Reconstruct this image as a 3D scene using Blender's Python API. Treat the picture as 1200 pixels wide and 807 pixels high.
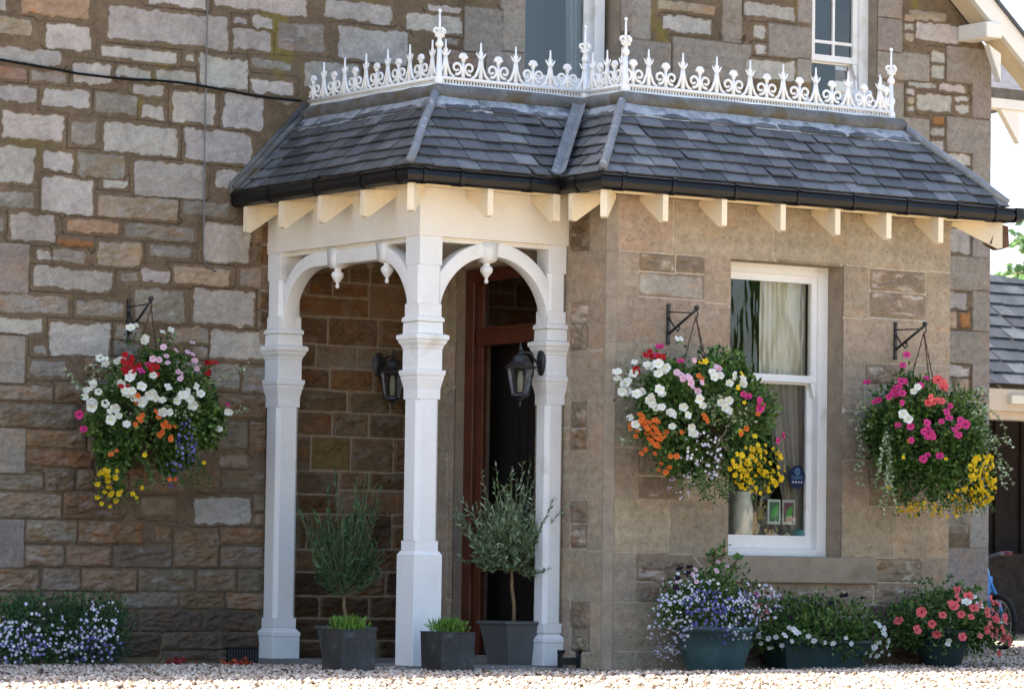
import bpy, math, random
import numpy as np
from mathutils import Vector, Matrix
R = math.radians
random.seed(7); rng = np.random.default_rng(7)
sc = bpy.context.scene
C = sc.collection
for o in list(bpy.data.objects): bpy.data.objects.remove(o)

# ---------------------------------------------------------------- camera, sky, sun, exposure
cam = bpy.data.cameras.new('camera'); co = bpy.data.objects.new('camera', cam); C.objects.link(co)
right = Vector((0.83115196, -0.55586264, 0.01425271)); up = Vector((-0.04563384, -0.04264322, 0.99804765)); fw = Vector((0.55416962, 0.83017967, 0.06080914))
M = Matrix((right, up, -fw)).transposed().to_4x4(); M.translation = Vector((-12.18444, -20.6014, 0.57587))
co.matrix_world = M
cam.sensor_width = 36; cam.lens = 4392.82 / 1200 * 36; cam.clip_start = .5; cam.clip_end = 2000
cam.dof.use_dof = True; cam.dof.focus_distance = 22.6; cam.dof.aperture_fstop = 6.3
sc.camera = co
SUN_EL, SUN_AZ = 52.5, -26.0      # azimuth measured from +Y (behind the house) towards -X
w = bpy.data.worlds.new('World'); sc.world = w; w.use_nodes = True
nt = w.node_tree; bg = nt.nodes['Background']; sky = nt.nodes.new('ShaderNodeTexSky'); sky.sky_type = 'NISHITA'; sky.sun_disc = False
sky.sun_elevation = R(SUN_EL); sky.sun_rotation = R(SUN_AZ); sky.air_density = 1.0; sky.dust_density = 3.0; sky.ozone_density = 1.0
nt.links.new(sky.outputs[0], bg.inputs[0]); bg.inputs[1].default_value = .11
sl = bpy.data.lights.new('sun', 'SUN'); so = bpy.data.objects.new('sun', sl); C.objects.link(so)
sl.energy = 5.0; sl.angle = R(.6); sl.color = (1, .93, .82)
sv = Vector((math.sin(R(SUN_AZ)) * math.cos(R(SUN_EL)), math.cos(R(SUN_AZ)) * math.cos(R(SUN_EL)), math.sin(R(SUN_EL))))
so.rotation_euler = sv.to_track_quat('Z', 'Y').to_euler()
sc.view_settings.view_transform = 'Standard'; sc.view_settings.look = 'None'; sc.view_settings.gamma = 1; sc.view_settings.exposure = 2.2
sc.render.engine = 'CYCLES'; sc.cycles.max_bounces = 6; sc.cycles.transparent_max_bounces = 12; sc.cycles.use_denoising = True

# ---------------------------------------------------------------- helpers
def tag(o, label=None, cat=None, group=None, kind=None):
    for k, v in (('label', label), ('category', cat), ('group', group), ('kind', kind)):
        if v: o[k] = v
    return o
def thing(name, label, cat, loc=(0, 0, 0), rz=0, group=None):
    o = bpy.data.objects.new(name, None); C.objects.link(o); o.location = loc; o.rotation_euler = (0, 0, rz); o.empty_display_size = .1
    return tag(o, label, cat, group)
class MB:
    def __init__(s): s.v = []; s.f = []; s.m = []; s.mi = 0
    def add(s, vs, fs):
        b = len(s.v); s.v += [tuple(p) for p in vs]; s.f += [tuple(i + b for i in f) for f in fs]; s.m += [s.mi] * len(fs); return s
    def box(s, a, b):
        x0, y0, z0 = a; x1, y1, z1 = b
        return s.add([(x0, y0, z0), (x1, y0, z0), (x1, y1, z0), (x0, y1, z0), (x0, y0, z1), (x1, y0, z1), (x1, y1, z1), (x0, y1, z1)],
                     [(0, 3, 2, 1), (4, 5, 6, 7), (0, 1, 5, 4), (1, 2, 6, 5), (2, 3, 7, 6), (3, 0, 4, 7)])
    def loft(s, rings, cap=True):
        n = len(rings[0]); vs = [p for r in rings for p in r]; fs = []
        for k in range(len(rings) - 1):
            for i in range(n):
                j = (i + 1) % n; fs.append((k * n + i, k * n + j, (k + 1) * n + j, (k + 1) * n + i))
        if cap: fs.append(tuple(range(n))[::-1]); fs.append(tuple((len(rings) - 1) * n + i for i in range(n)))
        return s.add(vs, fs)
    def prism(s, poly, d):            # poly: 3D points, d: extrusion vector
        d = Vector(d); return s.loft([[Vector(p) for p in poly], [Vector(p) + d for p in poly]])
    def sq(s, cx, cy, prof, ch=0):    # stacked square sections: prof = [(z, half)] or (z, hx, hy)
        rings = []
        for q in prof:
            z, hx = q[0], q[1]; hy = q[2] if len(q) > 2 else hx; c = ch
            rings.append([(cx - hx + c, cy - hy, z), (cx + hx - c, cy - hy, z), (cx + hx, cy - hy + c, z), (cx + hx, cy + hy - c, z),
                          (cx + hx - c, cy + hy, z), (cx - hx + c, cy + hy, z), (cx - hx, cy + hy - c, z), (cx - hx, cy - hy + c, z)] if c else
                         [(cx - hx, cy - hy, z), (cx + hx, cy - hy, z), (cx + hx, cy + hy, z), (cx - hx, cy + hy, z)])
        return s.loft(rings)
    def tube(s, pts, r, n=6, cap=True):
        pts = [Vector(p) for p in pts]; rs = r if isinstance(r, (list, tuple)) else [r] * len(pts)
        rings = []; t = (pts[1] - pts[0]).normalized(); a = t.orthogonal().normalized()
        for i, p in enumerate(pts):
            t = (pts[min(i + 1, len(pts) - 1)] - pts[max(i - 1, 0)]).normalized()
            a = (a - t * a.dot(t)).normalized(); b = t.cross(a)
            rings.append([p + (a * math.cos(2 * math.pi * k / n) + b * math.sin(2 * math.pi * k / n)) * rs[i] for k in range(n)])
        return s.loft(rings, cap)
    def lathe(s, prof, c=(0, 0, 0), n=16, cap=True, axis='Z'):
        rings = []
        for z, r in prof:
            ring = []
            for k in range(n):
                a = 2 * math.pi * k / n; x, y = r * math.cos(a), r * math.sin(a)
                ring.append({'Z': (c[0] + x, c[1] + y, c[2] + z), 'Y': (c[0] + x, c[1] - z, c[2] + y), 'X': (c[0] + z, c[1] + x, c[2] + y)}[axis])
            rings.append(ring)
        return s.loft(rings, cap)
    def build(s, name, mat, parent=None, smooth=False, local=False, bevel=0):
        org = Vector((0, 0, 0))
        if parent is not None and not local:
            p = parent
            while p is not None: org = org + p.location; p = p.parent
        me = bpy.data.meshes.new(name); me.from_pydata([(v[0] - org.x, v[1] - org.y, v[2] - org.z) for v in s.v], [], s.f)
        for m in (mat if isinstance(mat, (list, tuple)) else [mat]): me.materials.append(m)
        me.polygons.foreach_set('material_index', s.m)
        if smooth: me.polygons.foreach_set('use_smooth', [True] * len(s.f))
        me.update()
        o = bpy.data.objects.new(name, me); C.objects.link(o); o.parent = parent
        if bevel:
            b = o.modifiers.new('edges', 'BEVEL'); b.width = bevel; b.segments = 2; b.limit_method = 'ANGLE'; b.angle_limit = R(40)
        return o

def mat(name, col=(.5, .5, .5), rough=.7, spec=.3, var=0, vscale=6, bump=0, bscale=60, metal=0, attr=None, sub=0, trans=0, bdist=.01, var2=None, coat=0):
    m = bpy.data.materials.new(name); m.use_nodes = True; t = m.node_tree; N = t.nodes; L = t.links
    b = N['Principled BSDF']; b.inputs['Roughness'].default_value = rough; b.inputs['Specular IOR Level'].default_value = spec; b.inputs['Metallic'].default_value = metal
    b.inputs['Coat Weight'].default_value = coat
    tc = N.new('ShaderNodeTexCoord'); src = None
    if attr:
        a = N.new('ShaderNodeVertexColor'); a.layer_name = attr; src = a.outputs[0]
    else:
        rgb = N.new('ShaderNodeRGB'); rgb.outputs[0].default_value = (*col, 1); src = rgb.outputs[0]
    if var:
        for sc_, am in ((vscale, var), (vscale * 9, var * .6)):
            n = N.new('ShaderNodeTexNoise'); n.inputs['Scale'].default_value = sc_; n.inputs['Detail'].default_value = 5; n.inputs['Roughness'].default_value = .65
            L.new(tc.outputs['Object'], n.inputs['Vector'])
            mr = N.new('ShaderNodeMapRange'); mr.inputs[1].default_value = .3; mr.inputs[2].default_value = .7; mr.inputs[3].default_value = 1 - am; mr.inputs[4].default_value = 1 + am
            L.new(n.outputs[0], mr.inputs[0])
            v = N.new('ShaderNodeVectorMath'); v.operation = 'SCALE'; L.new(src, v.inputs[0]); L.new(mr.outputs[0], v.inputs['Scale']); src = v.outputs[0]
    if var2:                       # second colour in noise patches: (colour, scale, threshold)
        n = N.new('ShaderNodeTexNoise'); n.inputs['Scale'].default_value = var2[1]; n.inputs['Detail'].default_value = 6; L.new(tc.outputs['Object'], n.inputs['Vector'])
        cr = N.new('ShaderNodeMapRange'); cr.inputs[1].default_value = var2[2]; cr.inputs[2].default_value = var2[2] + .12; L.new(n.outputs[0], cr.inputs[0])
        mx = N.new('ShaderNodeMix'); mx.data_type = 'RGBA'; L.new(cr.outputs[0], mx.inputs[0]); L.new(src, mx.inputs[6]); mx.inputs[7].default_value = (*var2[0], 1); src = mx.outputs[2]
    L.new(src, b.inputs['Base Color'])
    if bump:
        n = N.new('ShaderNodeTexNoise'); n.inputs['Scale'].default_value = bscale; n.inputs['Detail'].default_value = 4; L.new(tc.outputs['Object'], n.inputs['Vector'])
        bp = N.new('ShaderNodeBump'); bp.inputs['Strength'].default_value = bump; bp.inputs['Distance'].default_value = bdist; L.new(n.outputs[0], bp.inputs['Height']); L.new(bp.outputs[0], b.inputs['Normal'])
    if trans:
        tr = N.new('ShaderNodeBsdfTranslucent'); L.new(src, tr.inputs[0]); mx = N.new('ShaderNodeMixShader'); mx.inputs[0].default_value = trans
        L.new(b.outputs[0], mx.inputs[1]); L.new(tr.outputs[0], mx.inputs[2]); L.new(mx.outputs[0], N['Material Output'].inputs[0])
    return m
def glass(name, tint=(.9, .95, .93), refl=.10, wob=0, scale=(3, 3, 1.2)):
    m = bpy.data.materials.new(name); m.use_nodes = True; t = m.node_tree; N = t.nodes; L = t.links; N.remove(N['Principled BSDF'])
    tr = N.new('ShaderNodeBsdfTransparent'); tr.inputs[0].default_value = (*tint, 1); g = N.new('ShaderNodeBsdfGlossy'); g.inputs['Roughness'].default_value = .01
    f = N.new('ShaderNodeFresnel'); f.inputs[0].default_value = 1.5; ma = N.new('ShaderNodeMath'); ma.operation = 'MULTIPLY_ADD'; ma.inputs[1].default_value = 1.3; ma.inputs[2].default_value = refl
    L.new(f.outputs[0], ma.inputs[0]); mx = N.new('ShaderNodeMixShader'); L.new(ma.outputs[0], mx.inputs[0]); L.new(tr.outputs[0], mx.inputs[1]); L.new(g.outputs[0], mx.inputs[2]); L.new(mx.outputs[0], N['Material Output'].inputs[0])
    if wob:
        tc = N.new('ShaderNodeTexCoord'); mp = N.new('ShaderNodeMapping'); mp.inputs['Scale'].default_value = scale; n = N.new('ShaderNodeTexNoise'); n.inputs['Scale'].default_value = 4; n.inputs['Detail'].default_value = 2
        L.new(tc.outputs['Object'], mp.inputs[0]); L.new(mp.outputs[0], n.inputs['Vector']); bp = N.new('ShaderNodeBump'); bp.inputs['Strength'].default_value = 1; bp.inputs['Distance'].default_value = wob
        L.new(n.outputs[0], bp.inputs['Height']); L.new(bp.outputs[0], g.inputs['Normal'])
    return m

WHITE = mat('white_paint', (.81, .80, .775), .5, .4, var=.04, vscale=3, bump=.2, bscale=25, bdist=.006, var2=((.66, .63, .56), 4.5, .62))
IRONW = mat('white_iron_paint', (.82, .82, .80), .5, .4, var=.06, vscale=15, bump=.2, bscale=90, bdist=.003)
CREAM = mat('cream_paint', (.80, .66, .44), .55, .3, var=.08, vscale=4)
CREAMW = mat('cream_white_paint', (.80, .75, .66), .5, .3, var=.04, vscale=4)
BLACK = mat('black_iron', (.018, .018, .02), .4, .5, var=.2, vscale=30, bump=.2, bscale=120, bdist=.002)
GUT = mat('black_gutter', (.006, .006, .0065), .28, .28, var=.25, vscale=8)
LEAD = mat('lead', (.12, .122, .12), .6, .3, var=.35, vscale=9, bump=.5, bscale=24, bdist=.012, var2=((.10, .085, .055), 7, .5))
APRON = mat('apron_lead', (.30, .325, .35), .5, .4, var=.35, vscale=16, bump=.35, bscale=30, bdist=.01, var2=((.14, .15, .16), 12, .52))
LEADL = mat('pale_lead', (.17, .185, .20), .5, .4, var=.28, vscale=9, bump=.35, bscale=22, bdist=.01, var2=((.34, .355, .37), 14, .6))
SLATE = mat('slate', attr='Col', rough=.5, spec=.35, var=.25, vscale=9, bump=.6, bscale=45, bdist=.008, var2=((.17, .165, .145), 22, .68))
STONE = mat('stone', attr='Col', rough=.92, spec=.12, var=.17, vscale=20, bump=.7, bscale=110, bdist=.010)
SILL = mat('sill_stone', (.27, .22, .165), .9, .1, var=.15, vscale=7, bump=.5, bscale=120, bdist=.005, var2=((.20, .165, .12), 5, .6))
PAVE = mat('slab_stone', (.20, .19, .175), .9, .1, var=.2, vscale=6, bump=.4, bscale=60)
DOORW = mat('red_varnished_wood', (.085, .020, .008), .35, .5, var=.3, vscale=8, coat=.3)
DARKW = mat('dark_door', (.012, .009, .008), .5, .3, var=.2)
TERRA = mat('green_grey_glaze', (.045, .085, .085), .42, .4, var=.25, vscale=6)
DGREEN = mat('dark_green_plastic', (.016, .038, .038), .45, .4, var=.15)
PLAN = mat('leadlike_planter', (.050, .046, .042), .6, .35, var=.4, vscale=6, bump=.3, bscale=40, var2=((.10, .10, .105), 9, .58))
GREYP = mat('grey_planter', (.10, .098, .092), .45, .4, var=.08)
LEAF = mat('leaves', attr='Col', rough=.55, spec=.35, trans=.28)
BARK = mat('bark', (.22, .15, .08), .85, .1, var=.3, vscale=30, bump=.6, bscale=60)
SOIL = mat('moss_liner', (.03, .028, .018), 1, .05, var=.4, bump=.8, bscale=40)
GLASS = glass('old_window_glass', refl=.03, wob=.010, scale=(2.2, 2.2, .6))
GLASSU = glass('window_glass', tint=(.70, .76, .80), refl=.02)
LAMPG = glass('rippled_lamp_glass', tint=(.8, .8, .74), refl=.12, wob=.05, scale=(30, 30, 30))

# numpy value noise
TAB = np.random.default_rng(11).random((256, 256))
def vn(x, y, s=0):
    xi = np.floor(x).astype(int); yi = np.floor(y).astype(int); fx = x - xi; fy = y - yi; fx = fx * fx * (3 - 2 * fx); fy = fy * fy * (3 - 2 * fy)
    a = TAB[(xi + s * 37) & 255, (yi + s * 91) & 255]; b = TAB[(xi + 1 + s * 37) & 255, (yi + s * 91) & 255]
    c = TAB[(xi + s * 37) & 255, (yi + 1 + s * 91) & 255]; d = TAB[(xi + 1 + s * 37) & 255, (yi + 1 + s * 91) & 255]
    return (a * (1 - fx) + b * fx) * (1 - fy) + (c * (1 - fx) + d * fx) * fy - .5
def fbm(x, y, s=0, o=4):
    r = 0; a = 1; t = 0
    for k in range(o): r = r + a * vn(x * 2 ** k, y * 2 ** k, s + k * 5); t += a; a *= .55
    return r / t * 2           # about -1..1
def sm(a, b, x):
    t = np.clip((x - a) / (b - a), 0, 1); return t * t * (3 - 2 * t)

def mesh_np(name, V, F, mat_, col=None, parent=None, smooth=False):
    n = F.shape[1]; me = bpy.data.meshes.new(name); me.vertices.add(len(V)); me.loops.add(F.size); me.polygons.add(len(F))
    me.vertices.foreach_set('co', V.astype(np.float32).ravel()); me.loops.foreach_set('vertex_index', F.astype(np.int32).ravel())
    me.polygons.foreach_set('loop_start', np.arange(0, F.size, n, dtype=np.int32)); me.polygons.foreach_set('loop_total', np.full(len(F), n, np.int32))
    if smooth: me.polygons.foreach_set('use_smooth', np.ones(len(F), bool))
    me.update(calc_edges=True)
    if col is not None:
        a = me.color_attributes.new('Col', 'FLOAT_COLOR', 'POINT'); cc = np.ones((len(V), 4), np.float32); cc[:, :3] = col; a.data.foreach_set('color', cc.ravel())
    me.materials.append(mat_)
    o = bpy.data.objects.new(name, me); C.objects.link(o); o.parent = parent
    return o

# stone colours: kind -> (rgb, per-stone variation, ragged edge, raise, roughness)
SK = dict(W=((.395, .36, .315), .12, .017, -.003, .0045), G=((.24, .212, .175), .14, .016, .002, .009), H=((.24, .185, .13), .10, .010, .008, .016), L=((.185, .148, .108), .18, .011, .007, .015), R=((.215, .13, .072), .12, .010, .009, .015), T=((.33, .26, .18), .12, .011, .007, .011), P=((.27, .19, .14), .12, .010, .006, .009),
          B=((.20, .138, .088), .20, .009, .012, .020), Q=((.30, .15, .06), .15, .009, .012, .016), O=((.36, .24, .15), .1, .013, .006, .008), M=((.20, .165, .08), .1, .008, .008, .012),
          D=((.105, .080, .060), .25, .008, .014, .020), N=((.34, .30, .255), .08, .014, .001, .008), S=((.35, .278, .20), .10, .0012, .004, .0022))
def parse(t): 
    o = []
    for q in t.split():
        a = q.split(','); o.append((a[0], *[int(k) / 1000 for k in a[1:]]))
    return o
def fill_rubble(rs, u0, u1, v0, v1, seed):        # coursed rubble outside the part the stones are listed for
    r = random.Random(seed); v = v0; out = []
    while v < v1:
        h = r.uniform(.10, .24); u = u0 - r.uniform(0, .3)
        while u < u1:
            w_ = r.uniform(.18, .6); out.append((r.choice('WWWGGTPB'), u + .02, u + w_ - .02, v + .015, v + h - .015)); u += w_
        v += h
    return out
def hwall(name, parent, frame, us, vs, rects, hole, mortar, joint, style='rub', jointf=None):
    """Stone wall as relief: frame(u, v, h) -> xyz; each stone stands proud of the mortar with its own ragged edge."""
    U, V = np.meshgrid(us, vs, indexing='ij'); u = U.ravel(); v = V.ravel(); n = len(u)
    nx = fbm(u * 22, v * 22, 1, 3); ny = fbm(u * 22, v * 22, 9, 3); lx = fbm(u * 5, v * 5, 3, 2); ly = fbm(u * 5, v * 5, 13, 2)
    d1 = np.full(n, 9.); d2 = np.full(n, 9.); idx = np.zeros(n, int)
    for i, (k, a, b, c, d) in enumerate(rects):
        amp = SK[k][2]; m = .12
        s = np.where((u > a - m) & (u < b + m) & (v > c - m) & (v < d + m))[0]
        if not len(s): continue
        uu = u[s] + (nx[s] * 1.0 + lx[s] * .9) * amp; vv = v[s] + (ny[s] * 1.0 + ly[s] * .9) * amp
        rr = .002 if k == 'S' else min(.016, (d - c) * .3)
        qx = np.abs(uu - (a + b) / 2) - (b - a) / 2 + rr; qy = np.abs(vv - (c + d) / 2) - (d - c) / 2 + rr
        q = np.hypot(np.maximum(qx, 0), np.maximum(qy, 0)) + np.minimum(np.maximum(qx, qy), 0) - rr
        # straight distance for the joint lines
        q0 = np.maximum(np.abs(u[s] - (a + b) / 2) - (b - a) / 2, np.abs(v[s] - (c + d) / 2) - (d - c) / 2)
        better = q < d1[s] if False else q0 < d1[s]
        t = s[better]; d2[t] = d1[t]; d1[t] = q0[better]; idx[t] = i
        t2 = s[~better]; d2[t2] = np.minimum(d2[t2], q0[~better])
    kinds = np.array([r_[0] for r_ in rects]); kk = kinds[idx]
    base = np.array([SK[r_[0]][0] if not (r_[0] == 'S' and style == 'rub') else (.275, .238, .20) for r_ in rects]); rv = np.random.default_rng(len(rects)); vv_ = np.array([SK[r_[0]][1] for r_ in rects])
    tint = base * (1 + (rv.random((len(rects), 1)) * 2 - 1) * vv_[:, None]) * (1 + (rv.random((len(rects), 3)) - .5) * .06)
    amp = np.array([SK[r_[0]][2] for r_ in rects])[idx]; rise = np.array([SK[r_[0]][3] for r_ in rects])[idx]; rock = np.array([SK[r_[0]][4] for r_ in rects])[idx]
    A = np.array([r_[1:] for r_ in rects])[idx]
    uu = u + (nx + lx * .9) * amp; vv = v + (ny + ly * .9) * amp
    isS = kk == 'S'; rr = np.where(isS, .002, np.minimum(.016, (A[:, 3] - A[:, 2]) * .3))
    qx = np.abs(uu - (A[:, 0] + A[:, 1]) / 2) - (A[:, 1] - A[:, 0]) / 2 + rr; qy = np.abs(vv - (A[:, 2] + A[:, 3]) / 2) - (A[:, 3] - A[:, 2]) / 2 + rr
    q = np.hypot(np.maximum(qx, 0), np.maximum(qy, 0)) + np.minimum(np.maximum(qx, qy), 0) - rr
    gap = np.abs(d2 - d1)
    inside = sm(.0015, -.003, q); dome = sm(0, -.035, q)
    lim = .03 if style == 'ash' else .014
    inside = np.where(isS, np.maximum(inside, sm(.0022, .0048, gap + nx * .0006) * sm(lim, lim - .006, d1)), inside)
    f1 = fbm(u * 14, v * 26, 21, 4); f2 = fbm(u * 60, v * 60, 31, 3); f3 = fbm(u * 3.0, v * 3.0, 41, 3); f4 = fbm(u * 9, v * 9, 51, 3)
    f1 = f1 + .7 * (1 - np.abs(fbm(u * 9 + v * 5, v * 24 - u * 4, 61, 3)) * 3)
    h = inside * (rise + rock * (.35 + dome * .65) * f1 * .9 + np.where(isS, .0011, .002) * f2) + (1 - inside) * (.0015 * f2 + .003 * f4)
    f4 = fbm(u * 9, v * 9, 51, 3)
    jm = 0 if jointf is None else jointf(u, v)[1]
    j = sm(.0068, .0022, gap * (1 - .3 * jm)) * (1 - inside) * sm(.06, .035, d2) * (.55 + .45 * sm(-.2, .1, f4) * (1 - jm) + .45 * jm) if style == 'rub' else sm(.0075, .003, gap) * (1 - inside)
    if style == 'rub': h = h - j * (.006 - .009 * jm)
    else: h = h - (1 - inside) * .002
    T = tint[idx]
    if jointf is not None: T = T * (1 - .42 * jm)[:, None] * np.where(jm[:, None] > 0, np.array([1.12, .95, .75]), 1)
    f5 = vn(u * 95, v * 95, 7) + vn(u * 60, v * 60, 17)
    shade = (1 + np.where(isS, .10, .20) * f4 + .14 * f2 + .12 * f3 - np.where(isS, .20 * sm(.18, .6, f5), 0) + np.where(isS, .10, 0) * fbm(u * 2.2, v * 30, 27, 2))[:, None]
    iron = (sm(.1, .6, fbm(u * 6, v * 12, 71, 3)) * np.where(isS, .26, np.where((kk == 'W'), .06, .5)))[:, None]
    SC = T * shade; SC = SC * (1 - iron) + SC * np.array([1.28, .86, .55]) * iron
    pale = (sm(.1, .5, fbm(u * 11 + 7, v * 22, 81, 4)) * np.where((kk == 'G') | (kk == 'T') | (kk == 'H'), .5, np.where((kk == 'B') | (kk == 'P') | (kk == 'L') | (kk == 'R'), .3, 0)))[:, None]
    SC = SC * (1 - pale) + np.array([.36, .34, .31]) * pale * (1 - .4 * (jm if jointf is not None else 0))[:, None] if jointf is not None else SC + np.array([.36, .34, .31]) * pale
    lich = (sm(.2, .5, fbm(u * 7, v * 7, 91, 3)) * (kk == 'O'))[:, None]; SC = SC * (1 - lich) + np.array([.50, .17, .04]) * lich
    mort = np.array(mortar) * (1 + .22 * f4 + .2 * f2 + .14 * f3)[:, None]
    J = np.array(joint) if jointf is None else jointf(u, v)[0]
    moss = (sm(.25, .6, fbm(u * 4 + 3, v * 3.2, 101, 3)) * (1 - inside) * sm(2.9, 3.4, v) * .6)[:, None] if style == 'rub' else 0
    mort = mort * (1 - moss) + np.array([.20, .155, .03]) * moss
    mort = mort * (1 - j[:, None]) + J * j[:, None]
    col = SC * inside[:, None] + mort * (1 - inside[:, None])
    return us, vs, u, v, h, np.clip(col, .01, .9)
def put_wall(name, parent, frame, W_, hole, darken=None):
    us, vs, u, v, h, col = W_
    if darken is not None: col = col * darken(u, v)[:, None]
    P = frame(u, v, h); nu, nv = len(us), len(vs)
    i = (np.arange(nu - 1)[:, None] * nv + np.arange(nv - 1)[None, :]).ravel(); F = np.stack([i, i + nv, i + nv + 1, i + 1], 1)
    uc = (us[:-1, None] + us[1:, None]) / 2 + np.zeros(nv - 1)[None]; vc = np.zeros(nu - 1)[:, None] + (vs[None, :-1] + vs[None, 1:]) / 2
    keep = ~hole(uc.ravel(), vc.ravel()); F = F[keep]
    used = np.zeros(len(P), bool); used[F.ravel()] = True; new = np.cumsum(used) - 1
    return mesh_np(name, P[used], new[F], STONE, col[used], parent, True)
def axis(br, step):
    o = []
    for a, b, s in zip(br[:-1], br[1:], step if isinstance(step, (list, tuple)) else [step] * (len(br) - 1)):
        n = max(1, int(round((b - a) / s))); o += list(np.linspace(a, b, n + 1)[:-1])
    return np.array(o + [br[-1]])
def inside_rects(rs):
    def f(u, v):
        k = np.zeros(len(u), bool)
        for a, b, c, d in rs: k |= (u > a) & (u < b) & (v > c) & (v < d)
        return k
    return f

def leaves(name, P, D, L, W, col, parent=None, mat_=None, fold=.3, droop=0):
    """Folded diamond leaves: P base points, D unit directions, L length, W half width, col per leaf."""
    n = len(P); D = D / np.linalg.norm(D, axis=1, keepdims=True); r_ = rng.normal(size=(n, 3)); S = np.cross(D, r_); S /= np.linalg.norm(S, axis=1, keepdims=True); N_ = np.cross(S, D)
    L = np.broadcast_to(L, n)[:, None]; W = np.broadcast_to(W, n)[:, None]
    mid = P + D * L * .5; tip = P + D * L + np.array([0, 0, -1]) * droop * L
    V = np.stack([P, mid + S * W + N_ * W * fold, tip, mid - S * W + N_ * W * fold], 1).reshape(-1, 3)
    b = np.arange(n)[:, None] * 4; F = np.concatenate([b + np.array([[0, 1, 2]]), b + np.array([[0, 2, 3]])], 0)
    return mesh_np(name, V, F, mat_ or LEAF, np.repeat(col, 4, 0), parent)
def cols(n, palette, var=.25):
    p = np.array(palette)[rng.integers(0, len(palette), n)]
    return np.clip(p * (1 + (rng.random((n, 1)) * 2 - 1) * var), .004, .9)
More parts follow.
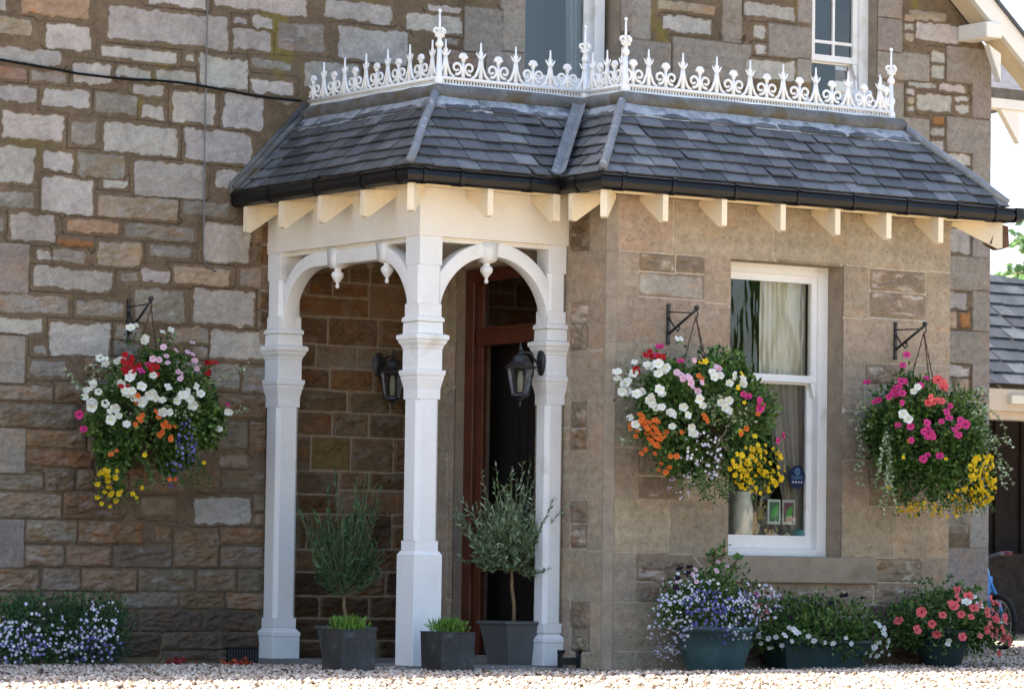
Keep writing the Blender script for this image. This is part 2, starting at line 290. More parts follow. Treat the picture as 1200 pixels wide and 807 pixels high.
MAIN_ST='''W,-2286,-2172,3965,4054 O,-2075,-1609,3944,4082 T,-2328,-2002,3804,3914 W,-1902,-1598,3747,3895 W,-1467,-626,3848,4052 W,-2296,-1795,3641,3730 W,-1513,-992,3727,3791 W,-924,-856,3748,3786 P,-2264,-2035,3538,3606 G,-1994,-1762,3540,3604 W,-1710,-1444,3550,3672 W,-1402,-1176,3612,3676 W,-2273,-1963,3394,3494 W,-1916,-1588,3392,3498 G,-1552,-1267,3383,3495 W,-1293,-1077,3519,3583 W,-1236,-1074,3377,3457 W,-1140,-854,3599,3679 W,-1199,-787,4094,4176 W,-714,-52,4114,4236 W,-579,-493,4019,4057 W,-455,-299,4012,4078 W,-584,-322,3868,3988 G,-254,82,3891,4066 W,-826,-481,3596,3800 G,-450,-168,3760,3815 W,-454,-140,3598,3680 G,-276,-131,3540,3572 W,83,587,4127,4251 W,178,716,3871,4083 W,-60,344,3662,3834 B,408,700,3752,3848 W,700,1138,4104,4212 W,870,1124,4241,4287 G,981,1108,4026,4070 P,1030,1318,3890,3992 S,1166,1450,4015,4289 S,1453,1631,4316,4460 S,1464,1634,4037,4305 S,1332,1638,3814,4020 W,-2188,-1768,3170,3332 G,-1718,-1542,3175,3307 W,-1490,-974,3146,3328 W,-2280,-1964,2908,3122 W,-1901,-1697,3004,3109 G,-1661,-1348,2988,3120 W,-1494,-1328,2927,2974 W,-1896,-1562,2741,2961 W,-1275,-774,2888,3102 G,-2274,-1952,2757,2851 T,-1521,-966,2740,2874 W,-1008,-710,3363,3551 W,-648,-362,3358,3564 W,-913,-446,3138,3328 W,-700,-496,2971,3085 G,-934,-586,2782,2868 W,-2110,-1804,2558,2716 G,-2270,-2156,2616,2689 O,-1723,-1370,2636,2710 Q,-1789,-1545,2544,2586 G,-1322,-840,2618,2702 S,-2291,-1994,2246,2520 W,-1932,-1834,2436,2500 G,-1817,-1595,2442,2520 T,-1514,-1216,2434,2584 W,-1960,-1416,2280,2396 G,-1157,-855,2510,2585 W,-771,-451,2511,2743 G,-1350,-1230,2344,2398 G,-2259,-1707,2118,2222 G,-1640,-1328,2122,2218 W,-2255,-1877,1994,2078 W,-1823,-1425,1874,2068 G,-1383,-1205,1989,2068 G,-1382,-1203,1893,1967 W,-1196,-1014,2344,2418 T,-986,-576,2350,2458 G,-496,-296,2360,2480 G,-1251,-902,2105,2297 W,-829,-393,2106,2322 B,-414,-308,2640,2764 B,-412,-306,2509,2623 B,-368,-286,2218,2320 B,-366,-284,2098,2202 W,-708,-314,1900,2068 G,-994,-728,1982,2073 G,-840,-732,1900,1958 G,-716,-500,1708,1860 G,-482,-308,1690,1846 G,-742,-670,1586,1677 B,-651,-305,1525,1665 G,-732,-432,1334,1494 B,-412,-300,1314,1502 T,-631,-434,1216,1286 G,-586,-300,1084,1186 B,-823,-641,1056,1206 W,-801,-397,860,1022 G,-373,-298,947,1033 B,-370,-294,855,925 Q,-608,-300,740,826 G,-600,-296,595,713 B,-935,-631,586,810 T,-1180,-940,905,1011 Q,-1070,-966,752,832 S,-2249,-2009,1690,1960 G,-1935,-1848,1866,1914 G,-1956,-1724,1738,1828 T,-2245,-1803,1586,1668 B,-1779,-1580,1588,1682 G,-2242,-1649,1422,1557 S,-2236,-1990,1141,1400 B,-1975,-1575,1302,1406 Q,-1973,-1531,1194,1282 G,-2231,-1859,1041,1124 B,-1836,-1650,1042,1168 B,-1627,-1509,1058,1172 B,-1498,-1273,1056,1204 T,-2228,-1730,871,1021 B,-1704,-1330,880,1032 S,-2222,-1988,579,847 G,-1961,-1619,728,854 Q,-1608,-1172,726,856 T,-1963,-1709,583,697 B,-1686,-1382,586,702 G,-1358,-964,586,708 B,-2216,-1874,430,554 G,-1839,-1595,434,558 B,-1578,-1200,436,562 G,-1182,-792,440,562 G,-766,-498,438,566 G,-473,-287,446,570 B,-2214,-1709,328,416 B,-1692,-1316,330,420 G,-1298,-910,334,422 B,-885,-581,331,421 B,-557,-285,328,424 D,-2211,-1839,198,312 D,-1821,-1565,200,314 D,-1549,-1195,196,316 D,-1176,-744,192,312 D,-725,-345,194,316 D,-2206,-1892,18,178 D,-1875,-1515,18,178 D,-1498,-1326,18,174 D,-1309,-1023,33,175 D,-995,-625,76,176 D,-600,-330,81,177 D,-992,-624,7,60 D,-598,-328,6,66 B,-1585,-1289,1756,1860 G,-1523,-1227,1599,1731 B,-1579,-1105,1442,1580 B,-1550,-1160,1232,1420 G,-1194,-772,1454,1614 B,-1070,-761,1217,1435 B,-1274,-884,1048,1196 G,-1050,-771,1697,1857 B,-1,164,2338,2474 B,189,285,2434,2510 B,312,440,2436,2512 B,472,694,2430,2508 Q,191,435,2338,2410 Q,-62,436,2211,2315 P,469,729,2215,2409 B,-57,133,2034,2176 B,158,504,2026,2184 B,544,766,2029,2185 B,-54,48,1879,2005 G,79,354,1878,1998 G,386,606,1878,2000 B,632,770,1882,2004 B,-51,152,1740,1848 Q,178,479,1734,1860 B,504,772,1729,1856 G,-48,288,1600,1716 G,321,611,1596,1718 B,638,774,1599,1721 B,-45,177,1446,1576 G,202,452,1444,1580 G,478,724,1441,1579 G,-66,22,1220,1416 M,47,321,1226,1422 G,346,644,1223,1421 B,670,780,1229,1423 G,-50,234,1070,1196 B,261,459,1104,1198 B,479,751,1106,1198 B,-48,232,946,1048 P,256,752,942,1080 B,-43,1,715,921 B,19,272,722,924 D,298,640,722,932 B,664,776,881,936 B,666,778,726,858 B,-52,150,574,694 D,169,469,578,704 B,495,761,582,708 D,-69,279,422,554 B,306,600,426,558 D,628,796,429,561 D,-65,105,282,401 D,130,474,283,403 D,500,766,284,406 D,-63,349,141,261 D,374,768,142,262 D,-60,192,22,120 D,217,544,22,120 D,570,772,22,120 S,1644,2226,3784,4060 S,2250,2504,4262,4542 S,2505,2655,4222,4562 S,2445,2831,3930,4192 S,2513,2873,3671,3905 T,2724,3212,4430,4494 W,2770,3184,4295,4395 S,3287,3435,4283,4615 S,2867,3512,3977,4243 S,3290,3436,4271,4283 S,3944,4072,4469,4704 W,3464,3899,4461,4557 S,3690,4052,4209,4413 W,3556,3652,4310,4388 W,3564,3654,4203,4269 W,3468,3918,4031,4163 S,3950,4078,4047,4197 S,4627,4870,4568,4752 S,4630,4873,4324,4556 S,4631,5127,4139,4317 S,4634,4886,3872,4092 S,4636,5132,3661,3851 T,4942,5284,4572,4640 W,5014,5422,4434,4556 T,4903,4991,4556,4606 W,4904,4990,4488,4538 T,4905,4992,4416,4470 S,5312,5716,4168,4404 S,5555,5718,3923,4154 S,5316,5720,3659,3889 W,5160,5272,4285,4365 W,5161,5273,4168,4260 W,4947,5201,4088,4124 W,5234,5474,4080,4130 W,5020,5355,3931,4042 W,4932,4996,4030,4066 T,4934,4996,3968,4011 W,4934,4996,3912,3950 W,5394,5508,4014,4050 W,5396,5516,3927,3983 Q,5164,5276,3840,3895 W,5165,5277,3760,3815 W,5166,5278,3662,3724 W,5230,5528,3563,3637 W,4992,5206,3542,3604 G,5256,5520,3422,3538 S,5561,5723,3396,3650 S,5322,5724,3140,3362 W,5339,5533,2924,3104 S,5565,5727,2912,3128 S,5238,5728,2668,2884 W,5240,5504,2514,2630 T,5242,5402,2376,2488 Q,5434,5530,2383,2495 S,5570,5732,2380,2652 S,5243,5733,2138,2348 W,5245,5525,2035,2103 G,5246,5366,1922,2008 T,5398,5526,1928,2014 S,5574,5736,1918,2121 S,5247,5737,1670,1886 G,5250,5530,1422,1638 S,5578,5740,1424,1658 S,5252,5741,1149,1395 G,5255,5535,903,1123 S,5559,5745,816,1134 S,5218,5746,538,788 S,5220,5748,263,519 S,5223,5751,-42,244'''
BAY_ST='''S,664,1220,2530,2856 S,1239,1985,2528,2850 S,2014,2561,2563,2851 S,2588,3440,2546,2844 S,770,960,2232,2510 T,990,1239,2416,2510 T,1265,1453,2431,2513 W,998,1453,2266,2392 S,1486,1656,2247,2530 S,770,1642,1980,2234 S,780,1056,1658,1946 S,1088,1648,1676,1966 S,780,1650,1354,1648 S,788,972,1031,1323 G,1004,1322,1042,1162 S,1354,1658,1034,1273 G,1002,1320,1182,1316 S,794,1211,721,1013 S,1236,1662,712,1022 S,798,962,423,698 G,998,1394,544,698 G,1000,1524,426,524 S,802,1270,132,404 S,1289,1670,133,408 S,806,970,0,112 S,993,1672,-2,112 S,2574,2738,2213,2520 T,2786,3205,2392,2505 T,2787,3206,2235,2371 S,3248,3426,2208,2520 S,2574,3424,1944,2192 S,2581,2711,1628,1906 T,2752,3056,1799,1907 S,3084,3430,1812,1922 S,2750,3430,1644,1784 S,2580,3430,1327,1619 S,2588,2752,1018,1296 G,2786,3203,1047,1289 S,3239,3437,1011,1299 S,2529,2969,720,1004 S,2997,3439,716,1008 G,2820,3194,562,692 S,3238,3442,430,701 G,1668,2800,344,502 G,2834,3210,422,542 G,1676,2250,211,321 D,2279,2727,213,324 D,2752,3442,214,408 D,1677,2387,-3,190 D,2411,3441,-6,192'''
SIDE_ST='''B,-2019,-1837,2545,2817 S,-2225,-2045,2532,2802 S,-2233,-1845,2238,2518 T,-2031,-1849,2098,2218 S,-2238,-2060,1932,2212 G,-2006,-1852,1942,2084 S,-2246,-1858,1637,1916 G,-2008,-1864,1465,1621 G,-2011,-1866,1336,1450 S,-2251,-2037,1332,1620 S,-2260,-1872,1035,1313 G,-2031,-1877,886,1010 G,-2034,-1880,742,870 S,-2264,-2060,727,1019 S,-2272,-1888,436,706 D,-2072,-1892,254,408 D,-2075,-1895,115,238 S,-2278,-2101,120,416 S,-2283,-1899,-5,97 S,-518,-448,2347,2566 S,-526,-456,2046,2332 S,-534,-464,1746,2030 S,-544,-474,1337,1729 S,-555,-485,1010,1316 S,-564,-494,712,988 S,-572,-502,414,690 S,-582,-513,35,392 S,-430,12,2362,2584 S,-437,5,2058,2346 S,-446,-5,1754,2042 S,-456,-16,1342,1738 S,-467,-27,1012,1320 S,-475,-37,711,991 S,-483,-45,411,689 S,-493,-56,29,389 S,-1818,-1466,2180,2496 S,-1826,-1474,1838,2164 S,-1834,-1482,1472,1822 S,-1843,-1491,1106,1456 S,-1852,-1500,741,1091 S,-1860,-1510,378,726 S,-1868,-1518,41,362 S,-1824,-506,2541,2873 S,-462,22,2599,2943'''
BK1=((-1.31, -0.33, 1.503),(0.45, 0.29, 0.46),"""w,-125,13,513 w,-72,-75,438 w,67,-28,482 w,114,-40,496 w,-316,32,324 w,-332,-76,286 w,-281,-134,289 w,-293,-195,163 w,-266,-222,116 w,-105,-249,210 w,-11,-272,157 w,-179,-251,141 w,-185,-263,47 w,-15,-290,3 w,-336,-190,-47 w,-366,-166,44 w,-399,-111,118 w,-428,-82,54 w,-438,-36,86 w,163,-252,154 w,128,-273,86 w,-239,-213,195 w,-135,-269,99 w,-104,-277,84 w,54,-281,97 w,492,-116,27 w,-264,-230,-73 w,-427,-91,25 w,429,-99,-76 w,-171,-264,72 w,32,-286,70 w,108,-272,117 w,-220,-247,88 w,-64,-284,67 w,-328,-198,17 w,-405,-80,155 p,12,-152,392 p,83,-167,366 p,2,-201,332 p,55,-244,242 p,231,-63,388 p,229,-107,358 p,199,-201,262 p,64,-258,199 p,-87,-206,311 r,-229,-182,271 r,-253,-193,226 r,-199,-167,316 r,-115,-225,265 r,-84,-221,284 r,-256,-220,148 r,-215,-172,298 r,-255,-178,253 r,-216,-202,245 r,-110,-235,244 r,-77,-235,258 r,-226,-169,294 r,-198,-196,272 r,355,-88,255 r,344,-87,321 r,380,-96,309 m,467,-111,69 m,-435,-38,-103 m,-446,38,-16 m,-168,-223,237 o,-195,-260,-35 o,-40,-287,-53 o,-19,-285,-78 o,-65,-275,-131 o,-1,-277,-136 o,26,-285,-77 o,-101,-283,5 o,-213,-253,54 o,-309,-147,-240 o,61,-162,-376 o,-186,-262,-49 o,-52,-285,-71 y,-279,64,-356 y,-299,-29,-341 y,-288,-75,-333 y,-253,-107,-341 y,-286,66,-417 y,-226,53,-390 y,-290,67,-495 y,-258,60,-521 y,-206,49,-467 y,-179,43,-519 y,-213,51,-554 y,-145,36,-444 y,-67,-66,-443 y,-80,22,-473 y,-57,17,-490 y,-162,40,-475 y,-242,57,-460 y,308,-123,-273 y,-138,-227,-248 y,-282,35,-354 y,-273,-1,-366 y,-293,68,-421 y,-237,-56,-381 y,-231,31,-392 y,-171,42,-510 y,-238,-70,-375 y,-254,59,-471 y,-186,45,-521 y,-207,49,-480 y,-264,-21,-371 y,-282,-43,-352 y,-218,52,-397 y,-159,39,-457 y,-223,53,-422 y,-209,50,-426 b,53,-278,-119 b,53,-253,-218 b,81,-259,-189 b,100,-271,-129 b,86,-279,-86 b,122,-271,-108 b,108,-231,-254 b,89,-256,-196 b,162,-236,-211 b,65,-276,-127 b,62,-267,-166 b,58,-245,-240 b,139,-192,-314 b,158,-210,-274 b,68,-282,-83 b,89,-281,-65 b,137,-189,-320 b,149,-260,-133 b,66,-285,-54 b,184,-247,-151 b,124,-275,-68 b,44,-266,-177 b,58,-262,-188 b,150,-257,-148 b,188,-241,-168 b,69,-270,-151 b,40,-272,-155 b,106,-210,-298 b,164,-246,-175 b,62,-282,-88 b,102,-214,-292 b,185,-234,-195 b,188,-223,-222 b,178,-214,-251 b,96,-282,-51 b,99,-214,-293 b,98,-244,-226 b,170,-230,-219 b,163,-244,-184 b,150,-230,-234 b,113,-202,-308 b,121,-278,-35 b,200,-217,-226 b,138,-246,-198 b,194,-176,-307 b,185,-206,-263 b,175,-238,-191 b,157,-267,-83 b,130,-266,-124 b,199,-203,-259 b,109,-256,-186 b,126,-256,-173 b,178,-232,-209 b,52,-275,-137 b,155,-247,-183 b,113,-266,-140 b,147,-264,-117 b,72,-264,-175 b,63,-253,-216 b,174,-243,-179 b,100,-113,-411 b,96,-212,-298 b,78,-124,-408 b,89,-130,-401 b,7,-224,-292 b,56,-203,-323 b,126,-90,-418 b,49,-179,-359 b,88,-146,-387 b,40,-229,-279 b,72,-123,-410 b,76,-139,-396 b,102,-161,-368 b,92,-101,-421 b,115,-93,-420 b,84,-116,-413 b,117,-156,-369 b,38,-224,-290 b,93,-195,-326 b,65,-222,-288 b,86,-216,-295 b,111,-191,-327 b,67,-201,-325 b,57,-227,-281 b,111,-87,-424 v,-524,105,252 v,-508,102,237 v,-492,99,222 v,-475,96,207 v,-459,93,192 v,-443,90,177 v,-427,87,162 v,-410,85,146 v,-432,8,128 v,-434,-31,111 v,244,-219,167 v,291,-188,184 v,360,-117,203 v,401,-98,220 v,427,-105,235 v,453,-111,249 v,479,-118,264 v,505,-125,279 v,531,-132,294 v,557,-139,309 v,583,-146,324 v,434,-101,12 v,455,-106,19 v,476,-112,27 v,497,-117,34 v,518,-122,42 v,539,-128,50 v,560,-133,57 v,581,-138,65 v,-404,-36,194 v,-361,-36,269 v,-294,-194,161 v,-332,-135,226 v,-348,-164,133 v,-407,-4,195 v,-321,-171,174 v,-336,-166,155 v,-400,-102,135 v,-370,-103,204 v,-269,-202,183 v,-353,-10,285 v,-384,-84,199 v,-360,-79,247 v,-271,-155,272 v,-310,14,333 v,-395,-19,218 v,-313,-165,201 v,-390,-120,130 v,-304,-101,299 v,-318,-119,265 v,-377,74,281 v,-272,-205,168 v,-361,71,286 v,-401,-103,131 v,-414,-46,165 v,-314,-158,215 v,-321,-76,299 v,-327,36,310 v,-401,-96,143 v,111,-281,25 v,98,-283,-14 v,167,-269,29 v,69,-286,29 v,118,-278,56 v,56,-277,123 v,156,-268,69 v,169,-260,110 v,21,-289,30 v,163,-263,97 v,21,-286,75 v,-41,-279,118 v,157,-272,11 v,-22,-288,50 v,45,-288,24 v,-35,-289,3 v,18,-290,1 v,153,-271,51 v,-56,-287,38 v,180,-258,102 v,95,-283,-5 v,87,-270,144 v,93,-276,107 v,160,-270,39 v,-1,-290,-8 v,90,-278,92 v,98,-282,30 v,83,-283,59 v,-62,-287,21 v,52,-286,54 v,-219,-253,10 v,-180,-263,-57 v,-199,-260,25 v,-236,-246,36 v,-168,-268,-27 v,-214,-254,34 v,-242,-244,21 v,-262,-233,-57 v,-187,-262,-47 v,-275,-229,-5 v,-217,-253,33 v,-251,-237,-65 v,-185,-262,-52 v,-274,-229,-36""")
BK2=((1.201, -2.584, 1.525),(0.47, 0.3, 0.43),"""w,-148,27,450 w,-404,108,297 w,-357,38,274 w,-499,137,234 w,-461,129,175 w,-376,-90,223 w,-337,-100,264 w,-410,112,234 w,-434,123,123 w,-456,-12,102 w,-432,-101,91 w,-387,-155,100 w,-431,-117,40 w,-397,-160,29 w,-364,-190,-3 w,-276,-243,-15 w,-347,-194,-82 w,-251,-247,-82 w,-192,-272,41 w,-105,-258,199 w,-12,-275,170 w,-466,30,-30 w,-458,-29,-86 w,86,-262,193 w,-57,-255,219 w,-56,-297,30 w,-73,-293,61 w,52,-254,224 m,-256,62,385 m,-259,-143,295 m,238,-251,89 m,234,-257,57 m,454,-140,-135 m,115,-282,100 m,216,-262,72 p,-257,-205,208 p,-299,-168,228 p,-244,-228,169 p,-181,-247,179 p,-240,-238,142 p,-187,-183,295 p,-65,-227,275 r,-314,-54,310 r,-301,77,332 r,-378,103,235 r,-310,79,355 r,-304,-35,324 o,-193,-229,215 o,-177,-277,-28 o,-163,-279,-48 o,-465,-44,-12 o,-453,-74,-48 o,-450,-71,-71 o,-419,-133,-44 o,-438,-82,-103 o,-417,-107,-126 o,-411,-129,-95 o,-374,-163,-115 o,-301,-216,-115 o,-447,12,-132 o,-412,-87,-164 o,-390,-110,-180 o,-406,-7,-217 o,-379,-56,-241 o,-457,8,-101 o,-314,-30,-317 o,-290,-94,-311 o,-316,-143,-244 o,-289,-158,-252 o,-391,-137,-133 o,-460,-58,-25 o,-456,55,-69 o,-408,-107,-149 o,213,-268,9 o,60,-288,-107 o,-436,-105,-56 o,-459,-43,-71 o,-439,-69,-118 o,-401,-136,-110 o,-424,-77,-149 o,-383,-139,-149 y,102,-245,229 y,-121,-197,305 y,-158,-193,296 y,54,-278,152 y,176,-266,-118 y,65,-289,-99 y,85,-291,67 y,429,-129,-360 y,214,-224,-208 y,473,-145,-229 y,417,-126,-270 y,378,-112,-402 y,279,-81,-338 y,182,-174,-309 y,269,-77,-426 y,219,-62,-380 y,391,-117,-417 y,240,-222,-189 y,216,-172,-291 y,255,-73,-405 y,229,-132,-324 y,389,-116,-422 y,234,-66,-368 y,93,-250,-221 y,45,-238,-258 y,369,-111,-258 y,481,-146,-352 y,466,-141,-359 y,391,-117,-402 y,59,-255,-220 y,114,-201,-301 y,350,-104,-312 y,292,-85,-375 y,445,-134,-376 y,114,-243,-230 y,307,-174,-210 y,375,-113,-252 y,293,-85,-364 y,238,-68,-400 y,411,-123,-431 y,229,-234,-168 y,274,-79,-368 y,185,-238,-198 y,242,-156,-293 y,223,-171,-288 y,427,-129,-368 y,195,-238,-191 y,224,-139,-321 y,462,-140,-292 y,487,-149,-305 y,173,-147,-340 y,368,-110,-329 y,317,-93,-391 y,103,-238,-244 y,238,-192,-248 y,377,-114,-199 y,287,-83,-354 y,352,-104,-438 y,474,-145,-224 y,245,-132,-314 y,349,-104,-259 y,450,-138,-206 y,225,-227,-191 y,459,-139,-326 y,404,-121,-328 y,369,-110,-313 y,329,-97,-411 y,147,-194,-298 y,267,-77,-359 y,176,-197,-281 y,64,-198,-318 y,450,-136,-402 y,76,-217,-289 y,78,-218,-286 y,467,-143,-232 y,436,-133,-208 y,341,-101,-277 y,133,-154,-349 y,390,-117,-338 y,339,-100,-315 y,394,-120,-167 y,207,-232,-196 y,210,-59,-382 y,180,-211,-258 y,225,-128,-330 y,147,-149,-348 y,227,-64,-383 y,350,-104,-277 y,173,-209,-264 y,418,-126,-306 y,292,-174,-226 y,353,-140,-201 y,331,-97,-346 y,350,-104,-324 y,303,-176,-210 y,483,-147,-352 y,253,-181,-253 y,165,-219,-252 y,163,-220,-252 y,150,-191,-302 y,169,-209,-267 y,387,-117,-243 y,453,-137,-387 y,282,-82,-402 y,300,-173,-219 y,200,-220,-228 y,318,-93,-370 y,130,-258,-185 y,426,-130,-176 y,493,-151,-277 y,412,-124,-316 y,288,-84,-356 y,419,-126,-320 y,334,-98,-432 y,315,-92,-370 y,179,-246,-183 y,192,-227,-219 y,104,-208,-295 y,413,-124,-376 y,457,-140,-242 y,391,-117,-416 y,304,-88,-426 y,442,-134,-361 y,316,-93,-366 y,457,-139,-320 y,376,-112,-427 y,159,-218,-257 y,265,-135,-298 y,68,-250,-229 y,236,-118,-331 y,120,-224,-264 y,195,-149,-327 y,297,-141,-265 y,252,-192,-237 y,50,-239,-257 y,119,-193,-310 y,227,-161,-298 y,368,-110,-306 y,125,-215,-277 y,329,-97,-314 y,361,-108,-306 y,218,-209,-235 y,194,-224,-225 y,202,-222,-223 y,336,-129,-238 y,251,-203,-218 y,343,-102,-322 y,183,-220,-239 y,183,-173,-309 y,203,-218,-231 y,190,-226,-223 t,-99,-272,-156 t,-268,-175,-249 t,-180,-197,-279 t,-101,-188,-322 t,-55,-265,-195 t,-149,-271,-123 t,-246,-242,-117 t,-71,-263,-195 t,-25,-142,-378 t,-208,-247,-154 t,-215,-201,-251 t,-214,-256,-108 t,-37,-215,-297 t,-35,-162,-360 t,-106,-246,-227 t,-237,-198,-240 t,-50,-237,-259 t,-70,-260,-205 t,-159,-257,-167 t,-138,-260,-174 t,-65,-134,-380 t,-117,-88,-397 t,-98,-278,-135 t,-174,-206,-268 t,-97,-213,-290 t,-153,-95,-383 t,-176,-268,-107 t,-234,-248,-112 t,-195,-261,-115 t,-166,-252,-178 t,-19,-182,-341 t,-174,-122,-359 t,-153,-256,-174 t,-165,-197,-287 t,-234,-192,-252 t,-64,-263,-197 t,-125,-271,-146 t,-190,-134,-343 t,-229,-253,-95 t,-187,-149,-331 t,-157,-215,-263 t,-270,-224,-144 t,-184,-209,-258 t,-72,-248,-233 t,-113,-99,-392 t,-61,-182,-338 t,-72,-242,-245 t,-243,-242,-123 t,-72,-182,-335 t,-153,-224,-249 t,-178,-205,-269 t,-111,-210,-290 t,-233,-189,-257 t,-243,-208,-215 t,-248,-216,-194 t,-130,-245,-218 t,-236,-196,-244 t,-127,-259,-184 t,-215,-212,-232 t,-142,-277,-101 t,-74,-278,-145 t,-177,-251,-171 t,-34,-180,-342 t,-100,-248,-224 t,-200,-232,-202 t,-176,-199,-279 t,-211,-253,-128 t,-45,-69,-416 t,-47,-194,-325 t,-41,-252,-231 t,-134,46,-445 t,-176,58,-441 t,-169,56,-414 t,-110,39,-441 t,-182,60,-423 t,-195,-120,-352 t,-112,39,-480 t,-227,-20,-375 t,-63,25,-443 t,-103,37,-469 t,-60,24,-460 t,-204,-119,-348 t,-74,28,-429 t,-224,-47,-372 t,-183,60,-412 v,-84,-287,96 v,-144,-285,27 v,-113,-290,-43 v,-139,-283,67 v,-22,-298,42 v,-83,-294,-39 v,-133,-287,-34 v,-68,-290,92 v,-98,-286,93 v,-49,-296,59 v,-71,-296,13 v,-7,-300,4 v,-111,-291,8 v,-37,-298,-43 v,-95,-293,37 v,-24,-294,83 v,-106,-292,18 v,-96,-293,-32 v,-97,-284,106 v,-54,-298,24 v,-88,-292,56 v,-46,-297,45 v,-57,-294,67 v,-20,-300,-8 v,3,-291,102 v,-144,-284,44 v,-131,-280,97 v,-48,-286,123 v,-91,-290,74 v,-72,-294,52 v,-132,-283,77 v,-97,-289,76 v,-64,-296,33 v,-79,-293,58 v,-409,122,-143 v,-471,140,-155 v,-434,130,-167 v,-470,139,-148 v,-449,134,-153 v,-433,44,-156 v,-413,124,-171 v,-431,129,-153 v,-467,139,-148 v,-456,136,-164 v,12,-299,-24 v,175,-278,-23 v,85,-294,35 v,71,-296,-33 v,136,-285,52 v,139,-285,-45 v,-5,-300,-11 v,124,-289,31 v,114,-291,10 v,88,-290,-72 v,108,-288,-67 v,120,-285,75 v,121,-288,-41 v,160,-281,29 v,129,-288,-18 v,-7,-300,-6 v,26,-118,-395 v,-105,-104,-391 v,13,2,-430 v,-82,-100,-398 v,-58,-80,-411 v,-82,-134,-377 v,-48,20,-434 v,-83,-53,-416 v,-154,-97,-382 v,-29,15,-435 v,-60,-159,-360 v,-93,-25,-420 v,-132,-151,-352 v,-112,-4,-418 v,9,-42,-426 v,-170,-67,-389 v,-146,-59,-400 v,-171,-124,-359""")
